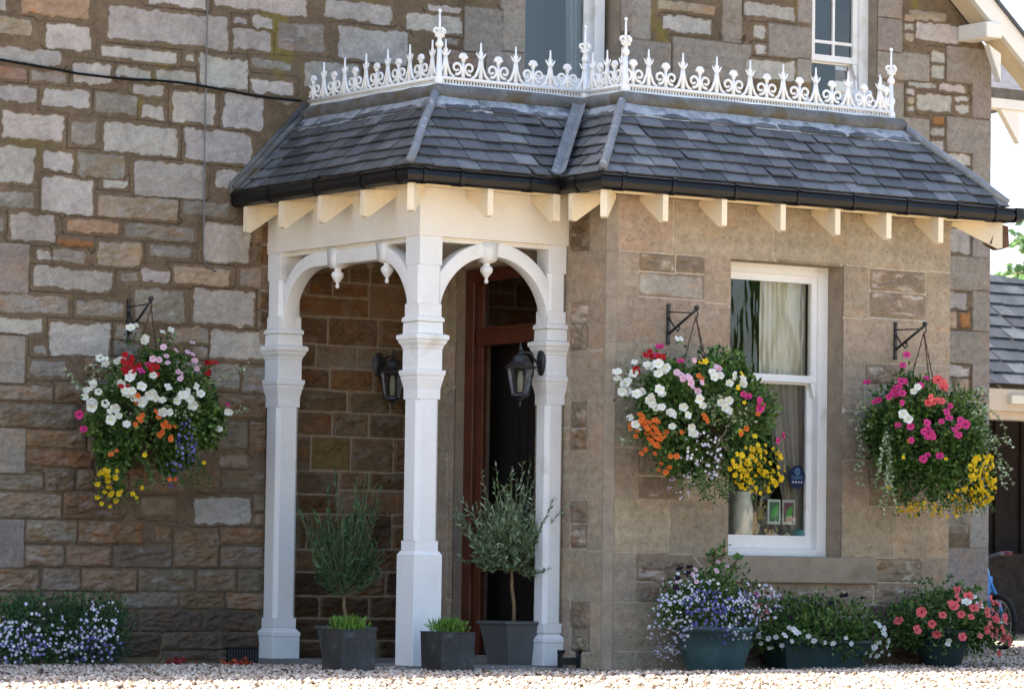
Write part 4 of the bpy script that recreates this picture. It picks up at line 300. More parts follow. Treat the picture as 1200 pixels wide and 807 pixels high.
LV2=((-1.916, -0.75, 0.169),(0.34, 0.32, 0.27),"""t,-238,-197,-98 t,-105,-297,57 t,4,-317,39 t,-63,-314,-9 t,-199,-248,-64 t,-42,-312,50 t,-220,-186,-134 t,-250,-208,-50 t,-53,-316,-5 t,-136,-256,-121 t,-176,-273,13 t,-228,-235,26 t,2,-319,17 t,-199,-256,34 t,-97,-279,-109 t,-277,-157,-82 t,-227,-235,30 t,-273,-163,-84 t,-146,-289,6 t,-293,-161,20 t,-100,-300,-51 t,25,-319,3 t,-93,-284,101 t,-172,-268,-56 t,-273,-189,19 t,0,-304,-85 t,-44,-317,-8 t,6,-314,52 t,-146,-265,97 t,-166,-277,31 t,-291,-145,-66 t,-235,-200,-97 t,-261,-204,23 t,-272,-191,11 t,-80,-289,98 t,27,-319,-11 t,-142,-270,91 t,-218,-237,-55 t,-171,-277,-2 t,-82,-307,39 t,-265,-176,-81 t,-63,-299,-83 t,-268,-195,26 t,-72,-312,-19 t,-173,-271,43 t,-277,-177,50 t,-220,-244,-7 t,-4,-306,-78 t,-83,-303,-55 t,-102,-302,-39 t,-284,-176,-10 t,-244,-222,9 t,-77,-311,13 t,-143,-290,-12 t,-147,-266,-94 t,-206,-244,-63 t,-52,-316,0 t,-38,-309,-64 t,-41,-313,48 t,-233,-225,-53 t,-35,-313,48 t,-281,-158,-72 t,-250,-169,-114 t,-188,-257,60 t,-171,-274,-30 t,-283,-172,-36 t,-169,-268,-62 t,-255,-194,-71 t,-111,-302,20 t,-171,-251,98 t,-41,-315,33 t,-224,-238,-29 t,-201,-256,31 t,-173,-221,-139 t,-82,-303,-57 t,5,-310,-68 t,-171,-255,-91 t,-184,-216,-135 t,6,-313,-55 t,-243,-208,-71 t,-170,-271,-51 t,0,-312,-59 t,-146,-257,-112 t,-143,-258,-112 t,-199,-258,23 t,-280,-181,16 t,-177,-265,57 t,-260,-197,51 t,-16,-291,-111 t,-76,-308,39 t,-158,-268,79 t,28,-319,5 t,-154,-285,-1 t,-304,-143,-12 t,-99,-263,-133 t,-117,-292,-61 t,-214,-231,-77 t,29,-319,-8 t,-294,-159,22 t,-303,-139,-36 t,-47,-317,1 t,-245,-198,85 t,-175,-215,-143 t,-250,-213,-33 t,-234,-226,-46 t,-268,-173,-79 t,-204,-254,-22 t,-194,-254,-56 t,-10,-316,-42 t,-285,-173,22 t,-73,-264,141 t,-48,-245,170 t,12,-302,89 t,-26,-242,176 t,46,-216,196 t,-27,-318,19 t,-89,-232,172 t,-2,-314,51 t,44,-251,164 t,-91,-308,-6 t,-76,-248,159 t,-56,-310,51 t,54,-263,148 t,-101,-299,54 t,-103,-239,160 t,-36,-297,96 t,19,-221,195 t,-109,-303,2 t,-89,-248,155 t,-135,-292,26 t,-32,-318,12 t,-19,-319,10 t,-105,-296,58 t,1,-299,96 t,-54,-314,31 t,23,-297,100 t,-63,-288,107 t,-77,-201,201 t,-35,-317,25 t,-86,-274,122 t,-85,-307,37 t,-124,-295,35 t,-103,-279,103 t,-88,-309,7 t,-97,-286,94 t,-78,-220,186 t,-138,-248,131 t,-60,-306,63 t,-130,-294,24 t,22,-304,81 b,-45,-317,11 b,-65,-302,-73 b,-153,-250,-118 b,-103,-302,35 b,-155,-279,-48 b,-1,-317,35 b,-12,-317,-38 b,-140,-248,-129 b,-176,-268,49 b,-171,-272,-42 b,-119,-287,-73 b,-221,-229,-70 b,-116,-301,2 b,-54,-312,41 b,-29,-315,-41 b,64,-312,-28 b,-207,-236,-79 b,-183,-266,-40 b,-143,-282,57 b,-146,-250,-122 b,-52,-281,-122 b,-253,-208,-42 b,-20,-316,42 b,-119,-300,-7 b,-174,-258,-80 b,-144,-283,-51 b,-120,-293,-51 b,-105,-303,-28 b,-182,-270,11 b,25,-305,-80 b,37,-293,-105 b,-106,-272,-114 b,-139,-292,-1 b,-73,-312,-5 b,-30,-308,-70 b,-45,-313,-44 b,-53,-314,-33 b,52,-314,-32 b,-118,-278,-96 b,67,-307,-56 b,-34,-275,-136 b,35,-316,-31 b,-129,-296,-5 b,-183,-258,-66 b,-78,-293,-89 b,-98,-306,-11 b,-159,-243,-122 b,10,-285,-122 b,-10,-301,-90 b,12,-312,-58 b,-200,-237,-87 b,-167,-230,-133 b,-118,-296,44 b,-205,-250,-43 b,-248,-213,-41 b,-141,-290,-23 b,-60,-312,-39 b,-156,-273,-67 b,-144,-280,-64 b,-180,-230,-122""")
# ---------------------------------------------------------------- ground
def gz(x, y):
    x = np.asarray(x, float); y = np.asarray(y, float)
    z = .015 * np.clip(x - .9, 0, 2.8) * sm(-4.2, -2.4, y) + (.058 + .006 * x) * sm(-2.9, -4.6, y) * sm(-13, -10, y)
    return z - .95 * sm(-10.5, -19, y)
gx = axis([-400, -30, -8, 10, 40, 400], [60, 2, .25, 1, 60]); gy = axis([-400, -30, -12, 1, 12, 40, 500], [60, 1, .2, .5, 3, 60])
GX, GY = np.meshgrid(gx, gy, indexing='ij'); i = (np.arange(len(gx) - 1)[:, None] * len(gy) + np.arange(len(gy) - 1)[None]).ravel()
GRAV = mat('gravel_ground', (.36, .30, .22), .95, .1, var=.4, vscale=18, bump=1, bscale=45, bdist=.03)
g = mesh_np('ground', np.stack([GX.ravel(), GY.ravel(), gz(GX.ravel(), GY.ravel()) - .012], 1), np.stack([i, i + len(gy), i + len(gy) + 1, i + 1], 1), GRAV, smooth=True)
tag(g, 'pale gravel drive spreading in front of the stone house', 'ground', kind='structure')
def pebbles():
    n = 78000; y = -1.0 - rng.random(n) ** 1.15 * 7.6; xc = -12.18 + (y + 20.6) * .6675; x = xc + (rng.random(n) - .5) * (8.6 + (y + 1) * .32)
    m = 9000; y2 = rng.random(m) * 5 - 2; x2 = 5.9 + rng.random(m) * 4.5; x = np.r_[x, x2]; y = np.r_[y, y2]; n += m
    s = .006 + rng.random(n) ** 1.6 * .013
    octa = np.array([[1, 0, 0], [0, 1, 0], [-1, 0, 0], [0, -1, 0], [0, 0, .75], [0, 0, -.75]], float)
    V = octa[None] * (1 + (rng.random((n, 6, 1)) - .5) * .6) * s[:, None, None] * (1 + (rng.random((n, 1, 3)) - .5) * .6)
    a = rng.random(n) * 6.28; ca, sa = np.cos(a)[:, None], np.sin(a)[:, None]; V = np.stack([V[..., 0] * ca - V[..., 1] * sa, V[..., 0] * sa + V[..., 1] * ca, V[..., 2] + V[..., 0] * .3], -1)
    V += np.stack([x, y, gz(x, y) + s * .25 + rng.random(n) * .006 - .006], 1)[:, None]
    T = np.array([[0, 1, 4], [1, 2, 4], [2, 3, 4], [3, 0, 4], [1, 0, 5], [2, 1, 5], [3, 2, 5], [0, 3, 5]])
    F = (np.arange(n)[:, None, None] * 6 + T[None]).reshape(-1, 3)
    c = cols(n, [(.46, .37, .29), (.37, .28, .21), (.52, .44, .36), (.27, .18, .115), (.56, .48, .40), (.09, .06, .04), (.40, .31, .26)], .25)
    o = mesh_np('gravel', V.reshape(-1, 3), F, mat('pebble', attr='Col', rough=.8, spec=.2), np.repeat(c, 6, 0))
    tag(o, 'loose cream and tan gravel stones along the foot of the house', 'gravel', kind='stuff')
pebbles()

# ---------------------------------------------------------------- the house
XP, XB, YP, YB, XR, XH = -.319, .768, -1.822, -2.254, 3.427, 5.72
house = thing('stone_house', 'grey and brown sandstone house with projecting bay, white sash windows and an open dark doorway', 'house')
Fmain = lambda u, v, h: np.stack([u, -h, v], 1)
Fbay = lambda u, v, h: np.stack([u, YB - h, v], 1)
Fside = lambda u, v, h: np.stack([XB - h, u, v], 1)
main = [((({'G': 'L', 'Q': 'R', 'T': 'H'}.get(k, k)) if d < 1.75 else ({'Q': 'R', 'M': 'H'}.get(k, k) if -.3 < a < 1 else k)), a, b, c, d) for k, a, b, c, d in parse(MAIN_ST)]
L0 = [r for r in main]
extra = fill_rubble(None, -3.3, -2.30, -.05, 4.9, 3) + [r for r in fill_rubble(None, -2.3, 1.6, 4.02, 4.9, 5)]
extra = [(k, a, min(b, -2.3) if a < -2.3 and d < 4 else b, c, d) for k, a, b, c, d in extra if a < b and (a < -2.4 or c > 4.10 + (a + 2.2) * .085)]
UW1 = (1.635, 2.417, 3.80, 5.0); UW2 = (4.062, 4.655, 3.72, 5.0)
hm = inside_rects([(.80, 3.40, -1, 2.95), UW1, UW2])
def hole_main(u, v): return hm(u, v) | (v > 4.661 + (5.383 - u) * .854 + .02)
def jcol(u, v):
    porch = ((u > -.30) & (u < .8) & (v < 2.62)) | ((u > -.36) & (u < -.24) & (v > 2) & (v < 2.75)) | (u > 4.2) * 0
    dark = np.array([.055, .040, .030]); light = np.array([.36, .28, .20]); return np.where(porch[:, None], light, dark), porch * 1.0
usm = axis([-3.3, -2.4, 1.635, 2.417, 4.062, 4.655, XH], [.03, .0062, .012, .012, .010, .0085]); vsm = axis([-.1, 2.95, 3.72, 3.80, 4.9], [.0062, .0062, .01, .0065])
Wm = hwall('wall', house, Fmain, usm, vsm, main + extra, None, (.160, .116, .074), (.05, .037, .028), 'rub', jcol)
put_wall('wall', house, Fmain, Wm, hole_main)
BW = (1.669, 2.555, .70, 2.521)
hb = inside_rects([BW])
bayr = [({'G': 'H', 'W': 'N', 'T': 'H'}.get(k, k), a, b, c, d) for k, a, b, c, d in parse(BAY_ST)]
usb = axis([XB + .05, BW[0], BW[1], XR], .0055); vsb = axis([-.1, BW[2], BW[3], 2.86], .0055)
Wb = hwall('bay', house, Fbay, usb, vsb, bayr, None, (.255, .195, .135), (.56, .49, .39), 'ash')
put_wall('bay_wall', house, Fbay, Wb, hb)
DW = (-1.475, -.556, .06, 2.50)
hs = inside_rects([DW])
uss = axis([YB + .05, DW[0], DW[1], 0], .008); vss = axis([-.1, DW[2], DW[3], 2.86], .009)
Ws = hwall('side', house, Fside, uss, vss, [({'G': 'H', 'D': 'H', 'T': 'H'}.get(k, k), a, b, c, d) for k, a, b, c, d in parse(SIDE_ST)], None, (.22, .17, .12), (.48, .42, .33), 'ash')
put_wall('bay_side_wall', house, Fside, Ws, hs)
# chamfered arris between bay front and bay side, reveals, right side of bay
def stonebox(name, boxes, col=(.285, .237, .195), par=house, polys=()):
    m = MB()
    for a, b in boxes: m.box(a, b)
    for p, d in polys: m.prism(p, d)
    return m.build(name, SILL, par)
m = MB()
for z0, z1 in zip([-.1, .42, .712, 1.02, 1.34, 1.66, 1.97, 2.24, 2.52], [.4185, .7105, 1.0185, 1.3385, 1.6585, 1.9685, 2.2385, 2.5185, 2.86]):
    m.prism([(XB + .052, YB + .003, z0), (XB + .052, YB - .004, z0), (XB + .04, YB - .004, z0), (XB - .004, YB + .04, z0), (XB - .004, YB + .052, z0), (XB + .052, YB + .052, z0)], (0, 0, z1 - z0))
ASH = mat('ashlar_arris', (.31, .25, .185), .9, .1, var=.22, vscale=9, bump=.6, bscale=130, bdist=.005)
m.build('bay_corner_stone', ASH, house)
D = .17
def reveal(boxes):
    m = MB()
    for a, b in boxes: m.box(a, b)
    m.build('reveal', ASH, house)
m = MB(); m.box((XR - .006, YB + .004, -.1), (XR + .004, -.01, 2.86)); m.build('bay_end_wall', ASH, house)
reveal([((BW[0] - .02, YB + .006, BW[2]), (BW[0], YB + D, BW[3])), ((BW[1], YB + .006, BW[2]), (BW[1] + .02, YB + D, BW[3])), ((BW[0] - .02, YB + .006, BW[3]), (BW[1] + .02, YB + D, BW[3] + .02))])
reveal([((XB + .005, DW[1], DW[2]), (XB + .34, DW[1] + .02, DW[3])), ((XB + .005, DW[0] - .02, DW[2]), (XB + .34, DW[0], DW[3])), ((XB + .005, DW[0] - .02, DW[3]), (XB + .34, DW[1] + .02, DW[3] + .02))])
for W1 in (UW1, UW2): reveal([((W1[0] - .02, .006, W1[2]), (W1[0], .2, 4.9)), ((W1[1], .006, W1[2]), (W1[1] + .02, .2, 4.9)), ((W1[0] - .02, .006, 4.9), (W1[1] + .02, .2, 4.92))])
m = MB(); m.box((1.60, YB - .035, .540), (2.82, YB + .17, .703)); m.build('window_sill', SILL, house, bevel=.008)
for W1 in (UW1, UW2): m = MB(); m.box((W1[0] - .06, -.05, W1[2] - .14), (W1[1] + .06, .17, W1[2])); m.build('upstairs_sill', SILL, house)
# body behind the relief (keeps the sun out) and the roof masses
BODY = mat('rough_stone_body', (.22, .18, .14), .95, .1, var=.3, vscale=4)
m = MB()
def vwall(x0, x1, y0, y1, z0, z1): m.box((x0, y0, z0), (x1, y1, z1))
vwall(-9, .8, .03, .35, -.2, 6.35); vwall(.8, 1.6, .03, .35, 2.95, 6.35); vwall(1.6, 2.44, .21, .35, 2.95, 3.80); vwall(2.44, 3.4, .03, .35, 2.95, 6.35); vwall(3.4, 4.04, .03, .35, -.2, 5.6)
vwall(4.04, 4.68, .21, .35, -.2, 3.70); vwall(4.68, 5.2, .03, .35, -.2, 4.6); vwall(5.2, XH - .01, .03, .35, -.2, 4.15)
vwall(1.6, 2.44, .16, .35, 5.0, 6.35); m.box((XH - .3, .35, -.2), (XH - .012, 8, 4.2)); m.box((-9, 7.7, -.2), (XH - .3, 8, 6.0)); m.box((-9, .35, -.2), (-8.7, 7.7, 6.3))
m.box((.8, .0, 2.96), (3.4, .03, 3.45))
m.box((-3.3 - 6, -.0, -.2), (-3.3, .03, 6.3))
m.build('wall_core', BODY, house)
m = MB(); m.box((XB + .06, YB + .05, 2.80), (XR - .02, .0, 2.95)); m.box((XB + .36, YB + .2, .0), (XR - .02, 2.4, .05)); m.box((XR - .15, YB + .03, 0), (XR - .02, .03, 2.8))
m.box((XB + .36, YB + .18, .05), (XB + .39, DW[0] - .03, 2.8)); m.box((XB + .36, DW[1] + .03, .05), (XB + .39, 2.4, 2.8))
m.box((XB + .06, YB + .05, .0), (BW[0] - .03, YB + .16, 2.8)); m.box((BW[1] + .03, YB + .05, 0), (XR - .03, YB + .16, 2.8)); m.box((BW[0] - .03, YB + .05, 0), (BW[1] + .03, YB + .16, .5)); m.box((BW[0] - .03, YB + .05, 2.55), (BW[1] + .03, YB + .16, 2.8))
m.box((XB + .36, 2.4, 0), (XR, 2.5, 2.8)); m.box((XR, .35, 0), (XR + .1, 2.5, 2.8)); m.box((XB + .36, -.0, 2.8), (XR + .1, 2.5, 2.9)); m.build('room_lining', mat('dim_wallpaper', (.10, .085, .07), .9), house)
# roof of the house: slates, verge board, soffit, purlin block
HS = mat('house_slate', (.07, .075, .085), .5, .5, var=.3, vscale=5)
def vz(x): return 4.661 - (x - 5.383) * .854
m = MB(); m.prism([(3.5, -.20, vz(3.5) + .16), (5.735, -.20, vz(5.735) + .16), (5.735, -.20, vz(5.735) + .26), (3.5, -.20, vz(3.5) + .30), (-9.2, -.20, 6.56), (-9.2, -.20, 6.42)], (0, 8.6, 0)); m.build('roof', HS, house)  # left stretch unseen, height set so the house shades its front
VB = CREAMW
m = MB(); m.prism([(3.5, -.27, vz(3.5)), (6.05, -.27, vz(6.05)), (6.05, -.27, vz(6.05) + .175), (3.5, -.27, vz(3.5) + .175)], (0, .05, 0)); m.build('verge_board', VB, house)
m = MB(); m.prism([(3.5, -.22, vz(3.5) + .03), (6.05, -.22, vz(6.05) + .03), (6.05, -.22, vz(6.05) + .07), (3.5, -.22, vz(3.5) + .07)], (0, .21, 0)); m.build('verge_soffit', CREAM, house)
m = MB(); m.prism([(3.5, -.30, vz(3.5) + .176), (6.05, -.30, vz(6.05) + .176), (6.05, -.30, vz(6.05) + .20), (3.5, -.30, vz(3.5) + .20)], (0, .3, 0)); m.build('verge_slate', HS, house)
m = MB(); m.box((5.40, -.32, 4.45), (5.55, .0, 4.565)); m.build('purlin_end', VB, house, bevel=.012)
m = MB(); m.prism([(5.51, -.215, 4.42), (5.63, -.215, 4.36), (5.63, -.215, 4.15)], (0, .06, 0)); m.build('verge_bracket', VB, house, bevel=.008)
# small slated roof of the rear wing seen past the corner
m = MB(); m.box((5.9, 3.0, 4.50), (9.6, 3.14, 4.62)); m.build('wing_fascia', VB, house); m = MB(); m.prism([(8.45, 3.02, 4.498), (8.66, 3.02, 4.498), (8.66, 3.02, 4.22)], (0, .06, 0)); m.build('wing_bracket', VB, house)
m = MB(); m.prism([(5.73, 3.0, 4.58), (5.73, 5.2, 4.50), (5.73, 5.2, 5.9), (5.73, 2.95, 4.66)], (3.2, 0, 0)); m.build('wing_roof', mat('wing_slate', (.09, .085, .09), .6, .4, var=.4, vscale=9, bump=.6, bscale=12), house)
# doorway: threshold, frame with transom, fanlight, door leaf
XD = XB + .065
m = MB()
def fr(x0, x1, y0, y1, z0, z1): m.box((x0, y0, z0), (x1, y1, z1))
fr(XD, XD + .06, -.655, DW[1] - .0, .06, 2.50); fr(XD, XD + .06, DW[0], DW[0] + .04, .06, 2.50); fr(XD, XD + .06, DW[0] + .04, -.655, 2.42, 2.50)
fr(XD + .03, XD + .065, -.725, -.655, .06, 2.42); fr(XD - .01, XD + .11, DW[0] + .05, -.70, 2.01, 2.10); fr(XD + .005, XD + .08, DW[0] + .05, -.70, 2.10, 2.13)
df = m.build('door_frame', DOORW, house, bevel=.006)
m = MB(); m.box((XD + .05, DW[0] + .05, 2.135), (XD + .056, -.725, 2.42)); m.build('fanlight_pane', glass('fanlight_glass', tint=(.25, .22, .2), refl=.10), df)
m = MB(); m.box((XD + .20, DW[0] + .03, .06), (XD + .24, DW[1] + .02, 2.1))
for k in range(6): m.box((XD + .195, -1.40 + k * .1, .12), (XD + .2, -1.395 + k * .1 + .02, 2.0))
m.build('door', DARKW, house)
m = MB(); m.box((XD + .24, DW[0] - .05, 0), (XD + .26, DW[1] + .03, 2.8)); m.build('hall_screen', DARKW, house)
m = MB(); m.box((XB - .18, DW[0] - .05, .0), (XB + .3, DW[1] + .05, .058)); m.box((XP - .02, YP - .03, -.05), (XB - .01, -.02, .022)); m.box((-.62, YP - .28, -.05), (XB - .02, YP - .035, .012)); m.build('door_step', PAVE, house, bevel=.006)
# air vent low in the wall
m = MB(); m.box((-.56, -.022, -.03), (-.335, -.0, .085)); m.mi = 1
for k in range(11): m.box((-.552 + k * .0195, -.028, -.02), (-.545 + k * .0195, -.02, .076))
m.build('air_vent', [mat('vent_hole', (.01, .01, .01), .9), mat('vent_iron', (.06, .058, .055), .7)], house)

# sash windows (parts of the house)
def sash(name, x0, x1, z0, z1, y, fw_, zm, bars=(), glassm=GLASS, sashes=True, lm=.045, botr=.085):
    m = MB(); m.box((x0, y, z0), (x0 + fw_, y + .09, z1)); m.box((x1 - fw_, y, z0), (x1, y + .09, z1)); m.box((x0 + fw_, y, z1 - fw_ * .8), (x1 - fw_, y + .09, z1)); m.box((x0 + fw_, y - .01, z0), (x1 - fw_, y + .09, z0 + .044))
    o = m.build(name, WHITE, house, bevel=.004)
    a, b = x0 + fw_, x1 - fw_
    zt = z1 - fw_ * .8; yu = y + .022
    m = MB(); m.box((a, yu, zm - .022), (b, yu + .038, zm + .022)); m.box((a, yu, zm + .022), (a + lm, yu + .038, zt)); m.box((b - lm, yu, zm + .022), (b, yu + .038, zt)); m.box((a + lm, yu, zt - .045), (b - lm, yu + .038, zt))
    for bx in bars:
        if bx[0] == 'v': m.box((bx[1] - .010, yu + .005, zm + .022), (bx[1] + .010, yu + .035, zt - .045))
        else: m.box((a + lm, yu + .007, bx[1] - .011), (b - lm, yu + .033, bx[1] + .011))
    m.build('upper_sash', WHITE, o)
    yl = y + .062; m = MB(); m.box((a + lm, yl, z0 + .045), (b - lm, yl + .025, z0 + .045 + botr)); m.box((a, yl, z0 + .045), (a + lm, yl + .025, zm - .01)); m.box((b - lm, yl, z0 + .045), (b, yl + .025, zm - .01)); m.box((a + lm, yl, zm - .035), (b - lm, yl + .025, zm - .01)); m.build('lower_sash', WHITE, o)
    m = MB(); m.prism([(b - lm, yu + .002, zm - .024), (b - .002, yu + .002, zm - .024), (b - .002, yu + .002, zm - .12), (b - lm * .5, yu + .002, zm - .10)], (0, .034, 0)); m.build('sash_horn', WHITE, o)
    m = MB(); m.add([(a, yu + .02, zm), (b, yu + .02, zm), (b, yu + .02, z1 - .05), (a, yu + .02, z1 - .05)], [(0, 1, 2, 3)]); m.build('upper_pane', glassm, o)
    m = MB(); m.add([(a, yl + .015, z0 + .05), (b, yl + .015, z0 + .05), (b, yl + .015, zm), (a, yl + .015, zm)], [(0, 1, 2, 3)]); m.build('lower_pane', glassm, o)
    return o
sash('sash_window', BW[0] + .0, BW[1] - .0, BW[2] + .004, BW[3] - .0, YB + .15, .075, 1.815, lm=.04)
sash('upstairs_window', UW1[0], UW1[1] - .04, UW1[2], 4.9, .13, .085, 4.9 - .1, glassm=GLASSU)
sash('upstairs_window', UW2[0], UW2[1] - .0, UW2[2], 4.9, .10, .08, 4.245, bars=[('v', 4.36), ('h', 4.36)], glassm=GLASSU)
DIM = mat('painted_room_shade', (.10, .12, .14), .9)
for W1 in (UW1, UW2): m = MB(); m.box((W1[0] - .1, .6, 3.0), (W1[1] + .1, .62, 5.5)); m.build('room_shade_panel', DIM, house)  # dark panels close behind the panes, room shade put into their colour

# curtains and things on the window sill
def drape(name, label, pts, z0, z1, y, mat_, folds=9, amp=.018, pinch=None):
    n = 90; m = MB(); vs = []; rows = 14
    for r_ in range(rows + 1):
        t = r_ / rows; z = z1 + (z0 - z1) * t; a, b = pts(t)
        for k in range(n + 1):
            q = k / n; vs.append((a + (b - a) * q, y + amp * math.sin(q * folds * 6.283 + .6 * math.sin(t * 3)) + .004 * math.sin(q * 61), z))
    fs = [(r_ * (n + 1) + k, r_ * (n + 1) + k + 1, (r_ + 1) * (n + 1) + k + 1, (r_ + 1) * (n + 1) + k) for r_ in range(rows) for k in range(n)]
    o = m.add(vs, fs).build(name, mat_, None, smooth=True); return tag(o, label, 'curtain')
NET = mat('net_curtain', (.85, .76, .64), .8, .1, trans=.12); DRP = mat('taupe_drape', (.48, .42, .38), .85, .1, var=.1, trans=.1)
drape('net_curtain', 'cream net curtain hanging behind the upper half of the bay window', lambda t: (2.13, 2.495), 1.80, 2.55, YB + .30, NET, 9, .008)
drape('window_drape', 'taupe drape gathered towards the side behind the lower half of the bay window', lambda t: (2.17 + .23 * t ** 1.1, 2.53), .80, 1.82, YB + .31, DRP, 7, .014)
drape('bedroom_curtain', 'white curtain at the side of the left upstairs window', lambda t: (2.15 + .02 * t, 2.36), 3.82, 4.88, .27, mat('white_curtain', (.75, .75, .72), .8, trans=.3), 5, .02)
YS = YB + .33
m = MB(); m.box((1.72, YS - .1, .72), (2.50, YS + .25, .745)); o = m.build('window_board', WHITE, house)
vz0 = .745
t = thing('flower_vase', 'tall white vase of yellow flowers on the inner window ledge', 'vase', (2.03, YS, vz0))
m = MB(); m.lathe([(0, .05), (.1, .062), (.25, .07), (.33, .05), (.36, .058)], (2.03, YS, vz0), 20); m.build('vase', mat('vase_glaze', (.75, .71, .6), .3), t, True)
P = np.stack([rng.normal(0, .06, 90) + 2.16, YS + rng.normal(0, .03, 90), .82 + rng.random(90) * .22], 1) - np.array([2.03, YS, vz0])
leaves('bouquet', P, rng.normal(size=(90, 3)), .045, .016, cols(90, [(.6, .42, .03), (.12, .15, .04), (.55, .35, .02)]), t)
for k, (x, lab, c1, c2) in enumerate(((2.246, 'greeting card with a green leaf propped inside the bay window', (.05, .30, .10), (.62, .66, .62)), (2.362, 'greeting card with a pink and green flower propped inside the bay window', (.35, .10, .16), (.62, .60, .58)))):
    m = MB(); m.box((x - .050, YS - .045, .905), (x + .050, YS - .04, 1.06)); m.mi = 1; m.box((x - .038, YS - .047, .922), (x + .038, YS - .0452, 1.043)); m.mi = 2
    m.add([(x - .03, YS - .049, .94), (x + .025, YS - .049, .96), (x + .03, YS - .049, 1.03), (x - .012, YS - .049, 1.0)], [(0, 1, 2, 3)]); m.mi = 3; m.box((x - .025, YS - .035, .745), (x + .025, YS - .03, 1.0))
    o = m.build('greeting_card', [mat('card', c2, .6), mat('card_inner', tuple(q * .5 + .02 for q in c1), .6), mat('card_art', (.08, .42, .10), .6), mat('card_prop', (.03, .025, .02), .8)], None); tag(o, lab, 'card')
for x, lab, c in ((2.24, 'small cream figurine standing under the green leaf card', (.62, .58, .45)), (2.33, 'small pale yellow figurine between the two cards on the ledge', (.6, .58, .42))):
    m = MB(); m.lathe([(0, .028), (.03, .03), (.06, .018), (.07, .024), (.095, .02), (.11, .002)], (x, YS - .07, .745), 12); tag(m.build('figurine', mat('figurine_glaze', c, .4), None, True), lab, 'figurine')
m = MB(); m.lathe([(0, .03), (.03, .055), (.08, .06), (.12, .045), (.13, .05)], (2.44, YS - .05, .745), 18); tag(m.build('teal_bowl', mat('teal_glaze', (.06, .30, .30), .3), None, True), 'round teal pot in the corner of the bay window', 'pot')
# oval enamel sign stuck on the glass
m = MB(); yq = YB + .19; cx_, cz_ = 2.352, 1.20
m.prism([(cx_ + .062 * math.cos(a), yq, cz_ + .075 * math.sin(a)) for a in [k * math.pi / 16 for k in range(32)]], (0, .003, 0)); m.mi = 1
for k in range(4): m.prism([(cx_ - .034 + k * .0225 + (.009 if q % 2 == 0 else .004) * math.sin(q * math.pi / 5), yq - .0015, cz_ - .030 + (.009 if q % 2 == 0 else .004) * math.cos(q * math.pi / 5)) for q in range(10)], (0, .001, 0))
m.mi = 2
m.lathe([(0, .022), (.001, .022)], (cx_, yq - .001, cz_ + .036), 14, axis='Y'); m.mi = 0; m.lathe([(0, .014), (.001, .014)], (cx_, yq - .0022, cz_ + .036), 14, axis='Y'); m.mi = 2
m.box((cx_ - .005, yq - .0035, cz_ + .02), (cx_ + .005, yq - .0025, cz_ + .052)); m.box((cx_ - .045, yq - .002, cz_ + .002), (cx_ + .045, yq - .0005, cz_ + .007)); m.box((cx_ - .038, yq - .002, cz_ - .010), (cx_ + .038, yq - .0005, cz_ - .005))
tag(m.build('window_sticker', [mat('navy', (.012, .02, .06), .4), mat('pale_star', (.6, .65, .7), .4), mat('sticker_blue', (.10, .22, .35), .4)], None), 'dark blue oval four star sticker on the bay window glass', 'sticker')

# ---------------------------------------------------------------- canopy roof over porch and bay
canopy = thing('slate_canopy', 'lean-to slate roof with black gutter and cream rafter ends over porch and bay', 'roof')
ZE, ZT, INS = 2.945, 3.425, .50
E = [(-.581, 0), (-.581, -2.098), (.497, -2.098), (.497, -2.533), (3.726, -2.533), (3.726, 0)]
def inset(d): return [(-.581 + d, 0), (-.581 + d, -2.098 + d), (.497 + d, -2.098 + d), (.497 + d, -2.533 + d), (3.726 - d, -2.533 + d), (3.726 - d, 0)]
I0, I1 = inset(.03), inset(INS)
def clip(poly, a, b):      # keep the side left of a->b
    out = []; f = lambda p: (b[0] - a[0]) * (p[1] - a[1]) - (b[1] - a[1]) * (p[0] - a[0])
    for i in range(len(poly)):
        p, q = poly[i], poly[(i + 1) % len(poly)]; fp, fq = f(p), f(q)
        if fp >= 0: out.append(p)
        if (fp >= 0) != (fq >= 0): t = fp / (fp - fq); out.append((p[0] + (q[0] - p[0]) * t, p[1] + (q[1] - p[1]) * t))
    return out
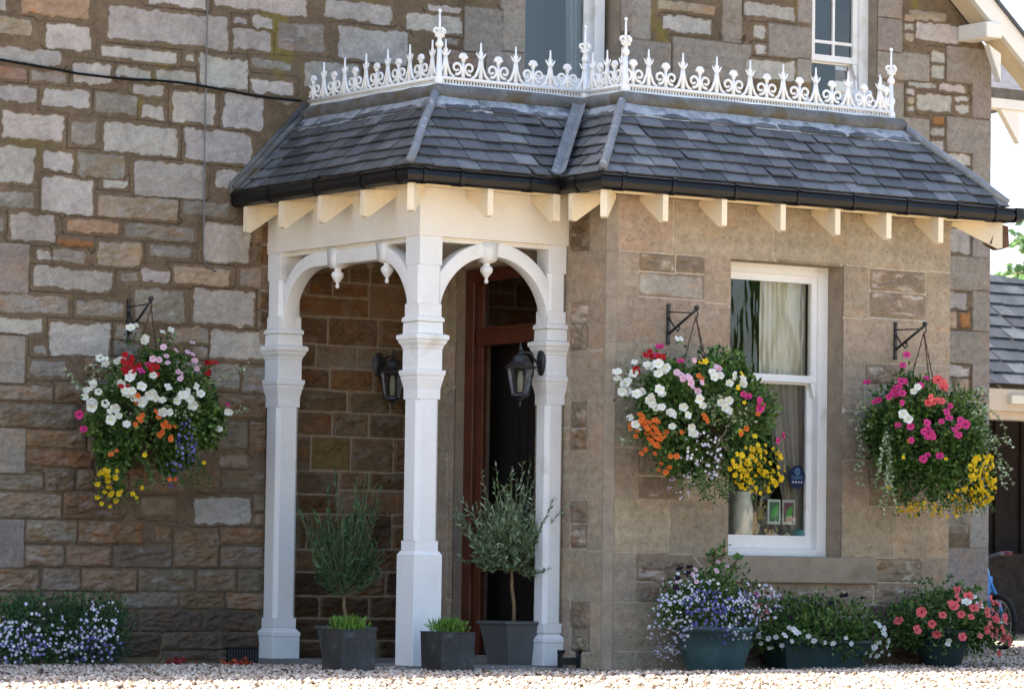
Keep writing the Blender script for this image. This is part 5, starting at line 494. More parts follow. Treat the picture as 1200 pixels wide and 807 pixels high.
def slates(A, B, Ct, Dt, rows, wd, name, parent, shrink=.0, tone=1.0):
    """Slates on the quad A,B (eave) Ct,Dt (top, Ct above B): overlapping thin plates, joints staggered."""
    A, B, Ct, Dt = (np.array(p, float) for p in (A, B, Ct, Dt)); ex = (B - A) / np.linalg.norm(B - A); n = np.cross(ex, Dt - A); n /= np.linalg.norm(n); n = n if n[2] > 0 else -n; ey = np.cross(n, ex); ey = ey if ey[2] > 0 else -ey
    q = [((p - A) @ ex, (p - A) @ ey) for p in (A, B, Ct, Dt)]; H = (Dt - A) @ ey; rh = H / rows; th = .009
    xs = [p[0] for p in q]; vs = []; fs = []; cl = []; ccw = sum(q[i][0] * q[(i + 1) % 4][1] - q[(i + 1) % 4][0] * q[i][1] for i in range(4)) > 0; qq = q if ccw else q[::-1]
    for r_ in range(rows):
        x = min(xs) - wd * (.5 * (r_ % 2) + random.random() * .2); y0 = r_ * rh; y1 = min(y0 + rh * 1.25, H)
        while x < max(xs):
            w_ = wd * random.uniform(.82, 1.2); jy = random.uniform(-.010, .010); chip = random.random() < .25; po = [(x + .003 + (random.uniform(.008, .03) if chip else 0), y0 + jy + random.uniform(-.004, .004)), (x + w_ - .003, y0 + jy + random.uniform(-.004, .004)), (x + w_ - .003, y1), (x + .003, y1)]
            for i in range(4): po = clip(po, qq[i], qq[(i + 1) % 4]) if po else po
            x += w_
            if len(po) < 3: continue
            hgt = lambda yy: .006 + .018 * (1 - (yy - y0) / (rh * 1.25)) + tl * 1
            tl = random.uniform(0, .003); b = len(vs); k = len(po)
            vs += [A + ex * p[0] + ey * p[1] + n * hgt(p[1]) for p in po] + [A + ex * p[0] + ey * p[1] + n * (hgt(p[1]) - th) for p in po]
            fs.append(tuple(range(b, b + k))); fs += [(b + i, b + (i + 1) % k, b + k + (i + 1) % k, b + k + i) for i in range(k)]
            g_ = random.uniform(.55, 1.3) * tone; c = np.array(random.choice([(.085, .092, .098), (.105, .112, .118), (.090, .094, .098), (.070, .076, .080), (.125, .132, .138)])) * g_; cl += [c] * (2 * k)
    me = bpy.data.meshes.new(name); me.from_pydata([tuple(v) for v in vs], [], fs); a = me.color_attributes.new('Col', 'FLOAT_COLOR', 'POINT'); cc = np.ones((len(vs), 4), np.float32); cc[:, :3] = cl; a.data.foreach_set('color', cc.ravel())
    me.materials.append(SLATE); me.update(); o = bpy.data.objects.new(name, me); C.objects.link(o); o.parent = parent; return o
for k in range(5):
    a, b, c, d = (*I0[k], ZE), (*I0[k + 1], ZE), (*I1[k + 1], ZT), (*I1[k], ZT)
    slates(a, b, c, d, 7, .17, 'slate_slope', canopy)
m = MB()   # under-roof boards, close the void
for k in range(5): m.add([(*I0[k], ZE - .02), (*I0[k + 1], ZE - .02), (*I1[k + 1], ZT - .02), (*I1[k], ZT - .02)], [(0, 1, 2, 3)])
m.build('roof_board', BODY, canopy)
# lead: flat top, apron, rolls, hips, valley
Ja, Jb = inset(.42), inset(.515)
m = MB()
za = ZE + (ZT - ZE) * (.42 - .03) / (INS - .03)
for k in range(5):
    p0, p1 = np.array([*Ja[k], za + .027]), np.array([*Ja[k + 1], za + .027]); t0, t1 = np.array([*Jb[k], ZT + .045]), np.array([*Jb[k + 1], ZT + .045]); n_ = 24; vs = []
    for i in range(n_ + 1):
        w0 = random.uniform(-.010, .010) if 0 < i < n_ else 0
        vs += [tuple(p0 + (p1 - p0) * i / n_ + np.array([0, 0, w0 - .012])), tuple(p0 + (p1 - p0) * i / n_ + np.array([0, 0, w0 * .8])), tuple(t0 + (t1 - t0) * i / n_)]
    m.add(vs, [(3 * i, 3 * i + 3, 3 * i + 4, 3 * i + 1) for i in range(n_)] + [(3 * i + 1, 3 * i + 4, 3 * i + 5, 3 * i + 2) for i in range(n_)])
m.build('lead_apron', APRON, canopy)
J = inset(.52); m = MB()
def wob(path, rad, step=.12, j=.004):
    pts = []
    for a, b in zip(path[:-1], path[1:]):
        a, b = Vector(a), Vector(b); n_ = max(2, int((b - a).length / step))
        pts += [a.lerp(b, i / n_) + Vector([random.uniform(-j, j) for _ in range(3)]) for i in range(n_)]
    pts.append(Vector(path[-1])); return pts
m.tube(wob([(*p, ZT + .055) for p in J], .036), .047, 10); m.build('lead_roll', LEAD, canopy, True)
m = MB(); J2 = inset(.53); m.add([(*p, ZT + .070) for p in J2] + [(3.226, 0, ZT + .07)], [(0, 1, 2, 5), (2, 3, 4, 5)]); m.build('lead_flat', LEAD, canopy)
m = MB()
for k in (1, 3, 4): m = MB(); m.tube(wob([(*I0[k], ZE + .035), (*inset(.49)[k], ZT + .035)], .026), .027, 8); m.build('hip_roll', LEADL, canopy, True)
m = MB(); a, b = Vector((*inset(-.012)[2], ZE + .028)), Vector((*inset(.47)[2], ZT + .045)); wv = .05
m.add([a + Vector((-wv * 1.2, 0, .012)), a + Vector((0, -0.0, -.004)), a + Vector((0, -wv * 1.2, .012)), b + Vector((-wv * 1.2, 0, .012)), b, b + Vector((0, -wv * 1.2, .012))], [(0, 1, 4, 3), (1, 2, 5, 4)]); m.build('lead_valley', LEADL, canopy)
m = MB(); m.tube(wob([(-.575, -.03, ZE + .03), (-.08, -.03, ZT + .04)], .02), .022, 8); m.prism([(-.60, 0, 2.93), (-.60, -.015, 2.93), (-.06, -.015, 3.50), (-.06, 0, 3.50)], (-.0, 0, .07)); m.prism([(-.56, -.015, 2.95), (-.56, -.10, 2.95), (-.07, -.10, 3.44), (-.07, -.015, 3.44)], (0, 0, .022)); m.build('wall_flashing', LEAD, canopy, True)
# gutter, mitred round the eave, with union brackets
def mitre(path, prof):
    rings = []
    for i, p in enumerate(path):
        p = Vector((*p, 0)); d0 = (Vector((*path[i], 0)) - Vector((*path[i - 1], 0))).normalized() if i else None; d1 = (Vector((*path[i + 1], 0)) - p).normalized() if i + 1 < len(path) else None
        nrm = lambda d: Vector((d.y, -d.x, 0))
        if d0 is None: o_ = nrm(d1)
        elif d1 is None: o_ = nrm(d0)
        else: o_ = nrm(d0) + nrm(d1); o_ = o_ / (1 + nrm(d0).dot(nrm(d1)))
        rings.append([p + o_ * a + Vector((0, 0, z)) for a, z in prof])
    return rings
# path runs wall->front->right; outward normal = left side flipped
path = inset(.0); path = [(x, y) for x, y in path]
gp = [(-.105, 2.945), (-.105, 2.862), (-.03, 2.852), (-.006, 2.868), (.004, 2.90), (-.002, 2.925), (.010, 2.938), (-.002, 2.946), (-.012, 2.935), (-.012, 2.905), (-.03, 2.875), (-.095, 2.88), (-.095, 2.945)]
rings = mitre(path, [(a, z) for a, z in gp])
flip = rings[0][0].x < -.60
if flip: rings = mitre(path, [(-a, z) for a, z in gp])
m = MB(); m.loft(rings)
m.build('gutter', GUT, canopy)
m = MB(); up2 = [(a * 1.0 + (.006 if a > -.05 else -.002), z - (.005 if z < 2.9 else -.004)) for a, z in gp[:8]] + [(-.105, 2.962)]
def union(p, d):
    d = Vector((*d, 0)).normalized(); n_ = Vector((d.y, -d.x, 0)); n_ = -n_ if flip else n_; p = Vector((*p, 0)); m = MB(); m.loft([[p + d * s_ + n_ * a + Vector((0, 0, z)) for a, z in up2] for s_ in (-.014, .014)]); m.build('gutter_union', GUT, canopy)
for x in (.66, 1.03, 1.50, 1.98, 2.42, 2.85, 3.26, 3.58): union((x, -2.533), (1, 0))
for x in (-.46, -.20, .30): union((x, -2.098), (1, 0))
for yy in (-.45, -1.0, -1.55, -1.95): union((-.581, yy), (0, -1))
union((.497, -2.25), (0, -1))
m = MB(); m.loft([[(3.738, yy, z) for yy, z in ((-2.54, 2.95), (-2.54, 2.87), (-2.51, 2.855), (-2.44, 2.86), (-2.44, 2.95))], [(3.80, yy, z) for yy, z in ((-2.54, 2.95), (-2.54, 2.88), (-2.51, 2.865), (-2.46, 2.87), (-2.46, 2.95))]]); m.build('gutter_end', GUT, canopy)
# fascia and soffit
F0, F1 = inset(.105), inset(.27)
m = MB()
for k in range(5):
    m.add([(*F0[k], 2.848), (*F0[k + 1], 2.848), (*F1[k + 1], 2.862), (*F1[k], 2.862)], [(0, 1, 2, 3)]); m.add([(*F0[k], 2.847), (*F0[k + 1], 2.847), (*F0[k + 1], 2.95), (*F0[k], 2.95)], [(0, 1, 2, 3)])
m.build('soffit', CREAM, canopy)
RAFT = mat('rafter_cream', (.82, .70, .50), .55, .3, var=.07, vscale=5)
def rafter(p, d, L=.25, t=.040, drop=.165):          # p outer point, d inward direction
    d = Vector((*d, 0)).normalized(); s_ = Vector((-d.y, d.x, 0)); p = Vector((*p, 0)); m = MB(); o = p + d * .035
    poly = [o + Vector((0, 0, 2.858)), o + Vector((0, 0, 2.858 - drop)), o + d * .03 + Vector((0, 0, 2.858 - drop - .008)), o + d * L + Vector((0, 0, 2.835)), o + d * L + Vector((0, 0, 2.858))]
    m.prism([q - s_ * t / 2 for q in poly], s_ * t); m.build('rafter_end', RAFT, canopy)
for x in (.993, 1.434, 1.884, 2.311, 2.719, 3.142): rafter((x, -2.533), (0, 1))
rafter((.53, -2.50), (1, 1), .32); rafter((3.70, -2.50), (-1, 1), .32, .05)
rafter((.022, -2.098), (0, 1)); rafter((.50, -2.098), (.0, 1), .25, .05); rafter((-.55, -2.065), (1, 1), .32)
for yy in (-.12, -.56, -1.03, -1.53): rafter((-.581, yy), (1, 0))
rafter((.497, -2.16), (1, 0), .25)
rafter((3.726, -1.9), (-1, 0)); rafter((3.726, -1.2), (-1, 0))
m = MB(); m.prism([(3.64, -2.47, 2.85), (3.70, -2.50, 2.83), (3.71, -2.50, 2.70), (3.66, -2.47, 2.68), (3.60, -2.44, 2.72), (3.62, -2.45, 2.78)], (0, .07, 0)); m.build('rotten_end', mat('bare_wood', (.13, .07, .045), .9, .1, var=.3), canopy)

# ---------------------------------------------------------------- porch
porch = thing('timber_porch', 'white painted timber porch with chamfered posts, arches and turned pendants', 'porch', (XP, YP, 0))
def post(cx, cy, hb, hs, engaged=None, base=.19, ped=False):
    """square post: plinth, chamfered shaft, moulded band and capital, upper block"""
    m = MB()
    if ped: m.sq(cx, cy, [(-.02, hb), (.678, hb), (.684, hb - .005), (.70, hs + .004)], .0)
    else: m.sq(cx, cy, [(-.02, hb), (.155, hb), (.165, hb + .004), (.185, hb + .002), (.20, hb - .012), (.215, hb - .022)], 0)
    z0 = .70 if ped else .215
    m.sq(cx, cy, [(z0, hs), (z0 + .06, hs)], 0); m.sq(cx, cy, [(z0 + .06, hs), (1.60, hs)], .024); m.sq(cx, cy, [(1.60, hs), (1.66, hs), (1.72, hs + .012)], 0)
    m.sq(cx, cy, [(1.718, hs + .014), (1.735, hs + .014), (1.745, hs + .020), (1.765, hs + .023), (1.772, hs + .023), (1.776, hs + .004)], 0)
    m.sq(cx, cy, [(1.776, hs + .006), (1.90, hs + .006)], 0)
    m.sq(cx, cy, [(1.90, hs + .008), (1.918, hs + .012), (1.935, hs + .024), (1.952, hs + .028), (1.957, hs + .036), (1.982, hs + .036), (1.992, hs + .008)], 0)
    m.sq(cx, cy, [(1.992, hs + .008), (2.060, hs + .006)], 0); m.sq(cx, cy, [(2.062, hs + .014), (2.083, hs + .014), (2.095, hs + .002)], 0)
    m.sq(cx, cy, [(2.095, hs), (2.17, hs)], 0); m.sq(cx, cy, [(2.17, hs), (2.40, hs)], .02); m.sq(cx, cy, [(2.40, hs), (2.575, hs)], 0)
    return m.build('post', WHITE, porch, bevel=.003)
cxp, cyp = XP + .088, YP + .088
post(cxp, cyp, .098, .080, ped=True)
post(XP + .088, -.09, .098, .080); post(XB - .075, cyp, .078, .066)
m = MB()   # frieze boards on both open sides, bead along the lower edge
m.box((XP, YP, 2.572), (XB - .006, YP + .15, 2.90)); m.box((XP, YP + .15, 2.572), (XP + .15, -.01, 2.90)); m.build('frieze', CREAMW, porch, bevel=.003)
m = MB(); m.box((XP + .02, YP + .035, 2.545), (XB - .02, YP + .125, 2.572)); m.box((XP + .035, YP + .125, 2.545), (XP + .125, -.02, 2.572)); m.build('beam_bead', CREAMW, porch)
m = MB(); m.box((XP + .15, YP + .15, 2.60), (XB - .01, -.012, 2.64)); m.build('ceiling', mat('porch_ceiling', (.72, .66, .55), .6, var=.05), porch)
def arch(cs, mk, name='arch'):
    m = MB(); rings = []
    for (u, z, nu, nz) in cs: rings.append([mk(u, z, .0), mk(u, z, .095), mk(u + nu * .085, z + nz * .085, .095), mk(u + nu * .085, z + nz * .085, 0)])
    m.loft(rings); return m.build(name, WHITE, porch, True, bevel=.004)
def arcpts(cx, cz, r, a0, a1, n=14): return [(cx + r * math.cos(a), cz + r * math.sin(a), math.cos(a), math.sin(a)) for a in [a0 + (a1 - a0) * k / n for k in range(n + 1)]]
r1 = .392; cx1 = (XP + .168 + XB - .141) / 2
arch([(cx1 - r1, 2.085, -1, 0)] + arcpts(cx1, 2.085, r1, math.pi, 0, 30) + [(cx1 + r1, 2.085, 1, 0)], lambda u, z, d: (u, YP + .03 + d, z))
y0_, y1_ = YP + .168, -.17; r2 = .375
arch(arcpts(y0_ + r2, 2.085, r2, math.pi, math.pi / 2) + arcpts(y1_ - r2, 2.085, r2, math.pi / 2, 0), lambda u, z, d: (XP + .03 + d, u, z))
def pendant(x, y):
    m = MB(); m.sq(x, y, [(2.44, .030), (2.455, .046), (2.56, .052)]); m.lathe([(2.315, .003), (2.318, .010), (2.33, .014), (2.342, .008), (2.35, .010), (2.365, .022), (2.385, .036), (2.40, .040), (2.415, .034), (2.425, .020), (2.435, .022), (2.445, .028)], (x, y, 0), 14); m.build('pendant', WHITE, porch, True)
pendant(.208, YP + .075); pendant(XP + .075, -.76); pendant(XP + .075, -1.34)

# ---------------------------------------------------------------- iron cresting
crest = thing('roof_cresting', 'ornate white cast iron cresting with scrolls and spear finials along the roof edge', 'cresting', (0, 0, 3.50))
K = inset(.564); ZC = 3.515
def scroll(m, c, e, r0, sgn, z0):      # a C scroll in the plane of the run
    pts = []; rad = []
    for k in range(22):
        a = -math.pi / 2 - .2 + k * .36; r_ = r0 * (1 - k / 30.); pts.append((c[0] + e[0] * sgn * (-1) * r_ * math.cos(a), c[1] + e[1] * sgn * (-1) * r_ * math.cos(a), z0 + r_ * math.sin(a))); rad.append(.0098 - k * .00012)
    m.tube(pts, rad, 5)
def spear(m, p, e, h=.230, s=.86):
    x, y = p; z = ZC + .062
    m.tube([(x, y, z - .01), (x, y, z + .10 * s), (x, y, z + .15 * s)], [.016, .010, .012], 6)
    m.tube([(x, y, z + .15 * s), (x, y, z + .165 * s), (x, y, z + .19 * s), (x, y, z + .215 * s), (x, y, z + h)], [.017, .012, .009, .007, .005], 6)
    for sg in (-1, 1):
        m.tube([(x + e[0] * sg * .065, y + e[1] * sg * .065, z + .004), (x + e[0] * sg * .035, y + e[1] * sg * .035, z + .025), (x + e[0] * sg * .014, y + e[1] * sg * .014, z + .075), (x + e[0] * sg * .007, y + e[1] * sg * .007, z + .13)], [.010, .010, .009, .007], 5)
        m.tube([(x, y, z + .145 * s), (x + e[0] * sg * .015, y + e[1] * sg * .015, z + .140), (x + e[0] * sg * .028, y + e[1] * sg * .028, z + .156), (x + e[0] * sg * .036, y + e[1] * sg * .036, z + .170)], [.007, .008, .006, .002], 5)
        m.tube([(x, y, z + .155 * s), (x + e[0] * sg * .012, y + e[1] * sg * .012, z + .19 * s), (x + e[0] * sg * .015, y + e[1] * sg * .015, z + .178)], [.005, .005, .001], 5)
def palmette(m, p, e):
    x, y = p; z = ZC + .062
    m.tube([(x, y, z), (x, y, z + .10)], [.013, .009], 6); m.tube([(x, y, z + .10), (x, y, z + .115), (x, y, z + .13)], [.012, .015, .008], 6)
    for a in (-80, -40, 0, 40, 80):
        dx, dz = math.sin(R(a)) * .030, math.cos(R(a)) * .032; m.tube([(x, y, z + .122), (x + e[0] * dx * .85, y + e[1] * dx * .85, z + .128 + dz * .8), (x + e[0] * dx * 1.1, y + e[1] * dx * 1.1, z + .128 + dz * .95)], [.009, .013, .005], 5)
    for sg in (-1, 1):
        c = (x + e[0] * sg * .047, y + e[1] * sg * .047); scroll(m, c, e, .040, sg, z + .062)
def run(a, b, offs):
    a, b = Vector((*a, 0)), Vector((*b, 0)); d = (b - a).normalized(); L = (b - a).length; n_ = Vector((d.y, -d.x, 0)); m = MB()
    def bar(z0, z1, t): m.prism([a + n_ * t / 2 + Vector((0, 0, z0)), b + n_ * t / 2 + Vector((0, 0, z0)), b - n_ * t / 2 + Vector((0, 0, z0)), a - n_ * t / 2 + Vector((0, 0, z0))], (0, 0, z1 - z0))
    bar(ZC - .035, ZC + .010, .055); bar(ZC + .010, ZC + .020, .035); bar(ZC + .046, ZC + .064, .038); bar(ZC + .018, ZC + .026, .016)
    k = .012
    while k < L: p = a + d * k; m.tube([p + Vector((0, 0, ZC + .016)), p + Vector((0, 0, ZC + .050))], .0065, 4); k += .022
    for o_ in offs:
        p = a + d * o_
        if 0 < o_ < L: spear(m, (p.x, p.y), (d.x, d.y))
    mids = [(p + q) / 2 for p, q in zip(offs[:-1], offs[1:])]
    for o_ in mids:
        p = a + d * o_
        if .03 < o_ < L - .03: palmette(m, (p.x, p.y), (d.x, d.y))
    m.build('cresting_panel', IRONW, crest, True)
pitch = .257
run(K[0], K[1], [-.086 + pitch * k for k in range(8)]); run(K[1], K[2], [.045 + pitch * k for k in range(5)]); run(K[2], K[3], [-.08, .085, .24, .40, .5]); run(K[3], K[4], [-.06] + [.175 + .262 * k for k in range(8)] + [2.11]); run(K[4], K[5], [.10 + pitch * k for k in range(8)])
for k in (1, 2, 3, 4):
    x, y = K[k]; m = MB(); m.tube([(x, y, ZC - .02), (x, y, ZC + .05), (x, y, ZC + .06), (x, y, ZC + .24)], [.03, .028, .020, .014], 8); m.lathe([(.235, .014), (.25, .024), (.265, .024), (.28, .014), (.30, .012)], (x, y, ZC), 10)
    m.lathe([(.29, .012), (.305, .022), (.32, .012)], (x, y, ZC), 10); dd = [(1, 0), (0, 1)]
    for e in dd:
        for sg in (-1, 1): scroll(m, (x + e[0] * sg * .026, y + e[1] * sg * .026), e, .026, sg, ZC + .335)
    m.tube([(x, y, ZC + .30), (x, y, ZC + .36), (x, y, ZC + .455)], [.012, .008, .006], 6); m.lathe([(.448, .004), (.456, .011), (.466, .011), (.474, .003)], (x, y, ZC), 8); m.build('finial', IRONW, crest, True)

# ---------------------------------------------------------------- cables on the wall
m = MB(); zc_ = lambda x: 3.629 - (x + 2.218) * .0275 + .012 * math.sin(x * 5)
m.tube([(x, -.030, zc_(x) - .0 + random.uniform(-.002, .002)) for x in np.arange(-3.2, .0, .1)], .008, 6); tag(m.build('black_cable', mat('cable_black', (.012, .012, .01), .8, .1), None, True), 'black cable clipped across the upper stone wall left of the roof', 'cable')
m = MB(); m.tube([(-.79, -.022, 4.8), (-.788, -.022, 4.1), (-.792, -.024, 3.3), (-.786, -.024, 2.55), (-.775, -.024, 2.49), (-.735, -.022, 2.46), (-.69, -.02, 2.44)], .0055, 5); tag(m.build('grey_wire', mat('wire_grey', (.16, .155, .15), .5), None, True), 'thin grey wire running straight down the stone wall', 'wire')
m = MB(); m.box((-9.1, -.45, 6.34), (3.4, -.28, 6.48)); m.build('shadow_eave', VB, house)  # unseen eave added high and forward to cast the house shadow
# ---------------------------------------------------------------- wall lanterns
def lantern(label, base, arm, drop):
    """base: point on the wall, arm: horizontal vector to the lantern axis"""
    t = thing('wall_lantern', label, 'lantern', base, 0, 'black coach lanterns in the porch'); b = Vector(base); a = Vector(arm); d = a.normalized(); s = Vector((-d.y, d.x, 0)); c = b + a + Vector((0, 0, 0)); cz = c.z + drop
    m = MB(); rings = []
    for off, k in ((0, 1), (.012, 1), (.022, .7), (.028, .3)): rings.append([b + d * off + s * (.045 * k * math.cos(q)) + Vector((0, 0, .085 * k * math.sin(q))) for q in [i * math.pi / 8 for i in range(16)]])
    m.loft(rings); m.build('back_plate', BLACK, t)
    m = MB(); m.tube([b + d * .02 + Vector((0, 0, -.02)), b + d * .05 + Vector((0, 0, .005)), b + a * .55 + Vector((0, 0, .05)), b + a * .9 + Vector((0, 0, .055)), c + Vector((0, 0, .045)), c + Vector((0, 0, drop + .14))], .008, 6); m.build('arm', BLACK, t, True)
    H = lambda z, r: [(c.x + r * math.cos(q), c.y + r * math.sin(q), cz + z) for q in [i * math.pi / 3 + .3 for i in range(6)]]
    m = MB(); m.loft([H(.045, .098), H(.052, .100), H(.060, .088), H(.085, .060), H(.105, .052), H(.120, .046), H(.13, .022), H(.145, .012)]); m.lathe([(.145, .008), (.155, .014), (.17, .012), (.185, .006), (.21, .002)], (c.x, c.y, cz), 8); m.build('lantern_cap', BLACK, t)
    m = MB()
    for i in range(6): m.tube([H(.046, .083)[i], H(-.115, .052)[i]], .005, 4)
    m.loft([H(-.112, .056), H(-.122, .058), H(-.135, .030), H(-.148, .012)]); m.lathe([(-.19, .003), (-.18, .009), (-.17, .008), (-.16, .005), (-.145, .012)], (c.x, c.y, cz), 8); m.build('lantern_cage', BLACK, t)
    m = MB(); m.loft([H(.044, .080), H(-.112, .050)], False); m.build('lantern_glass', LAMPG, t)
    m = MB(); m.lathe([(-.10, .018), (-.02, .020), (.03, .012)], (c.x, c.y, cz), 10); m.build('bulb', mat('lamp_inner', (.55, .53, .42), .5), t, True)
lantern('black coach lantern on the right porch post beside the dark doorway', (XB - .141 - .002, YP + .075, 1.86), (-.16, 0, 0), -.09)
lantern('black coach lantern on the brown stone wall behind the middle porch post', (.53, -.0, 1.90), (0, -.18, 0), -.10)

# ---------------------------------------------------------------- hanging baskets
PET = {}
def bloom_mesh(kind):
    var_ = random.randrange(3); key = kind + str(var_)
    if key in PET: return PET[key]
    cup = (.10, .28, -.04)[var_]; ph = random.uniform(0, 6); sx = (1, .86, .94)[var_]
    spec = dict(w=((.80, .80, .72), (.62, .66, .30), .029), p=((.78, .52, .62), (.62, .30, .42), .021), m=((.62, .05, .22), (.18, .01, .08), .025), r=((.42, .012, .014), (.28, .01, .01), .022), o=((.72, .17, .03), (.45, .07, .02), .018),
                c=((.78, .14, .14), (.40, .02, .05), .031), k=((.70, .22, .20), (.5, .06, .08), .022), y=((.82, .58, .02), (.70, .40, .01), .0175), d=((.020, .008, .022), (.03, .012, .03), .024), f=((.72, .48, .56), (.4, .2, .4), .018), s=((.80, .80, .78), (.7, .7, .4), .019))[kind]
    r = spec[2]; n = 25 if kind not in 'yod' else 20; m = MB(); rings = []
    for rr, z in ((.08, -.35), (.22, -.12), (.6, .03), (1.0, cup)):
        ring = []
        for k in range(n):
            a = 2 * math.pi * k / n; lobe = 1 - (.16 if kind not in 'yd' else .34) * (rr ** 2) * (1 - abs(math.cos(2.5 * a))) ; wv = .16 * rr * math.sin(5 * a + ph) + .10 * rr * math.sin(3 * a + ph * 2)
            ring.append((math.cos(a) * rr * r * lobe, math.sin(a) * rr * r * lobe * sx, (z + wv) * r))
        rings.append(ring)
    m.loft(rings, False); m.add(rings[0], [tuple(range(n))]); m.m = [1] * n + [0] * (2 * n) + [1]
    me = bpy.data.meshes.new('bloom'); me.from_pydata(m.v, [], m.f); f_ = (1, .86, .95)[var_]; me.materials.append(mat('petal_' + kind, tuple(q * f_ for q in spec[0]), .6, .2, var=.15, vscale=40, trans=.25)); me.materials.append(mat('throat_' + kind, spec[1], .7, .1)); me.polygons.foreach_set('material_index', m.m); me.polygons.foreach_set('use_smooth', [True] * len(m.f)); me.update()
    PET[key] = me; return me
NAMES = dict(w='petunia_bloom', p='pink_bloom', m='magenta_bloom', r='geranium_bloom', o='orange_bloom', c='petunia_bloom', k='petunia_bloom', y='bidens_bloom', d='pansy_bloom', f='fuchsia_bloom', s='white_bloom')
def put_bloom(t, kind, p, out, s=1):
    o = bpy.data.objects.new(NAMES[kind], bloom_mesh(kind)); C.objects.link(o); o.parent = t; o.location = p
    d = (Vector(out).normalized() + Vector((random.uniform(-.5, .5), random.uniform(-.5, .3), random.uniform(-.4, .6))) * 1.05).normalized(); o.rotation_euler = d.to_track_quat('Z', 'Y').to_euler(); k = s * random.uniform(.8, 1.22); o.scale = (k, k, k)
def tiny(name, P, N, r, palette, t, var=.15):
    """many tiny five-petalled flowers as one part"""
    n = len(P); P = np.array(P, float); N = np.array(N, float); N += rng.normal(size=(n, 3)) * .45; N /= np.linalg.norm(N, axis=1, keepdims=True); S = np.cross(N, rng.normal(size=(n, 3))); S /= np.linalg.norm(S, axis=1, keepdims=True); T = np.cross(N, S); rr = r * (.7 + rng.random(n) * .55)
    V = []; k = 10
    ang = [2 * math.pi * i / k for i in range(k)]; rad = [1 if i % 2 == 0 else .52 for i in range(k)]
    V = np.stack([P + (S * math.cos(a) + T * math.sin(a)) * (rr * q)[:, None] + N * (rr * .25)[:, None] * (q > .6) for a, q in zip(ang, rad)], 1).reshape(-1, 3)
    o = mesh_np(name, V, np.arange(n * k).reshape(n, k), LEAF, np.repeat(cols(n, palette, var), k, 0), t); o['kind'] = 'stuff'; return o
def pdata(D_):
    c, r, s = D_; out = {}
    for q in s.split():
        a = q.split(','); out.setdefault(a[0], []).append(tuple(int(k) / 1000 for k in a[1:]))
    return Vector(c), r, out
GREENS = [(.045, .115, .018), (.032, .085, .014), (.065, .14, .022), (.022, .058, .012), (.09, .165, .030), (.13, .22, .045), (.10, .18, .06), (.17, .25, .07)]
def mound(t, r, n, size, palette=GREENS, name='foliage', lob=26, flat=None, seed=0, squash=1, core=.60, trail=0, up=.25):
    """leafy mass: leaf sprays on short stems from lobes spread over an ellipsoid, gaps left between them"""
    rg = np.random.default_rng(seed + 5); r = np.array(r); d = rg.normal(size=(lob, 3)); d /= np.linalg.norm(d, axis=1, keepdims=True)
    if flat is not None: d[:, 2] = np.maximum(d[:, 2], flat)
    cen = d * r * (.58 + rg.random((lob, 1)) * .30); lr = .075 + rg.random(lob) * .075
    i = rg.integers(0, lob, n); e = rg.normal(size=(n, 3)); e /= np.linalg.norm(e, axis=1, keepdims=True); P = cen[i] + e * lr[i][:, None] * (rg.random((n, 1)) ** .4) * np.array([1, .9, 1.1])
    P[:, 2] -= trail * rg.random(n) ** 3 * (np.hypot(P[:, 0] / r[0], P[:, 1] / r[1]) > .4) * (rg.random(n) < .35)
    keep = np.linalg.norm(P / r, axis=1) > core * rg.random(n) ** .5; P = P[keep]; i = i[keep]; e = e[keep]; n = len(P)
    D_ = e * .8 + P / r * .5 + rg.normal(size=(n, 3)) * .5 + np.array([0, 0, up]); c = cols(n, palette, .3) * (.75 + .5 * rg.random(lob))[i][:, None]
    return leaves(name, P, D_, size * (.6 + rg.random(n) * .7), size * .37, c, t)
def trails(t, starts, size, palette, name='trailing_stem', L=.25, seg=9):
    P = []; D_ = []
    st = MB()
    for p, d in starts:
        p = Vector(p); d = Vector(d).normalized(); pts = [p.copy()]
        for k in range(seg):
            d = (d + Vector((random.uniform(-.2, .2), random.uniform(-.2, .2), -.14 + random.uniform(-.12, .12)))).normalized(); p = p + d * L / seg; pts.append(p.copy())
            for q in range(3): P.append(tuple(p)); D_.append(tuple((d * .5 + Vector((random.uniform(-1, 1), random.uniform(-1, 1), random.uniform(-.6, 1)))).normalized()))
        st.tube(pts, .0018, 4)
    n = len(P); o = leaves(name, np.array(P), np.array(D_), size * (.7 + rng.random(n) * .6), size * .42, cols(n, palette, .2), t); st.build('stem', mat('stem_' + name, (.12, .15, .06), .8), o, local=True)
VARI = [(.40, .46, .28), (.26, .34, .17), (.52, .56, .40), (.17, .25, .10)]
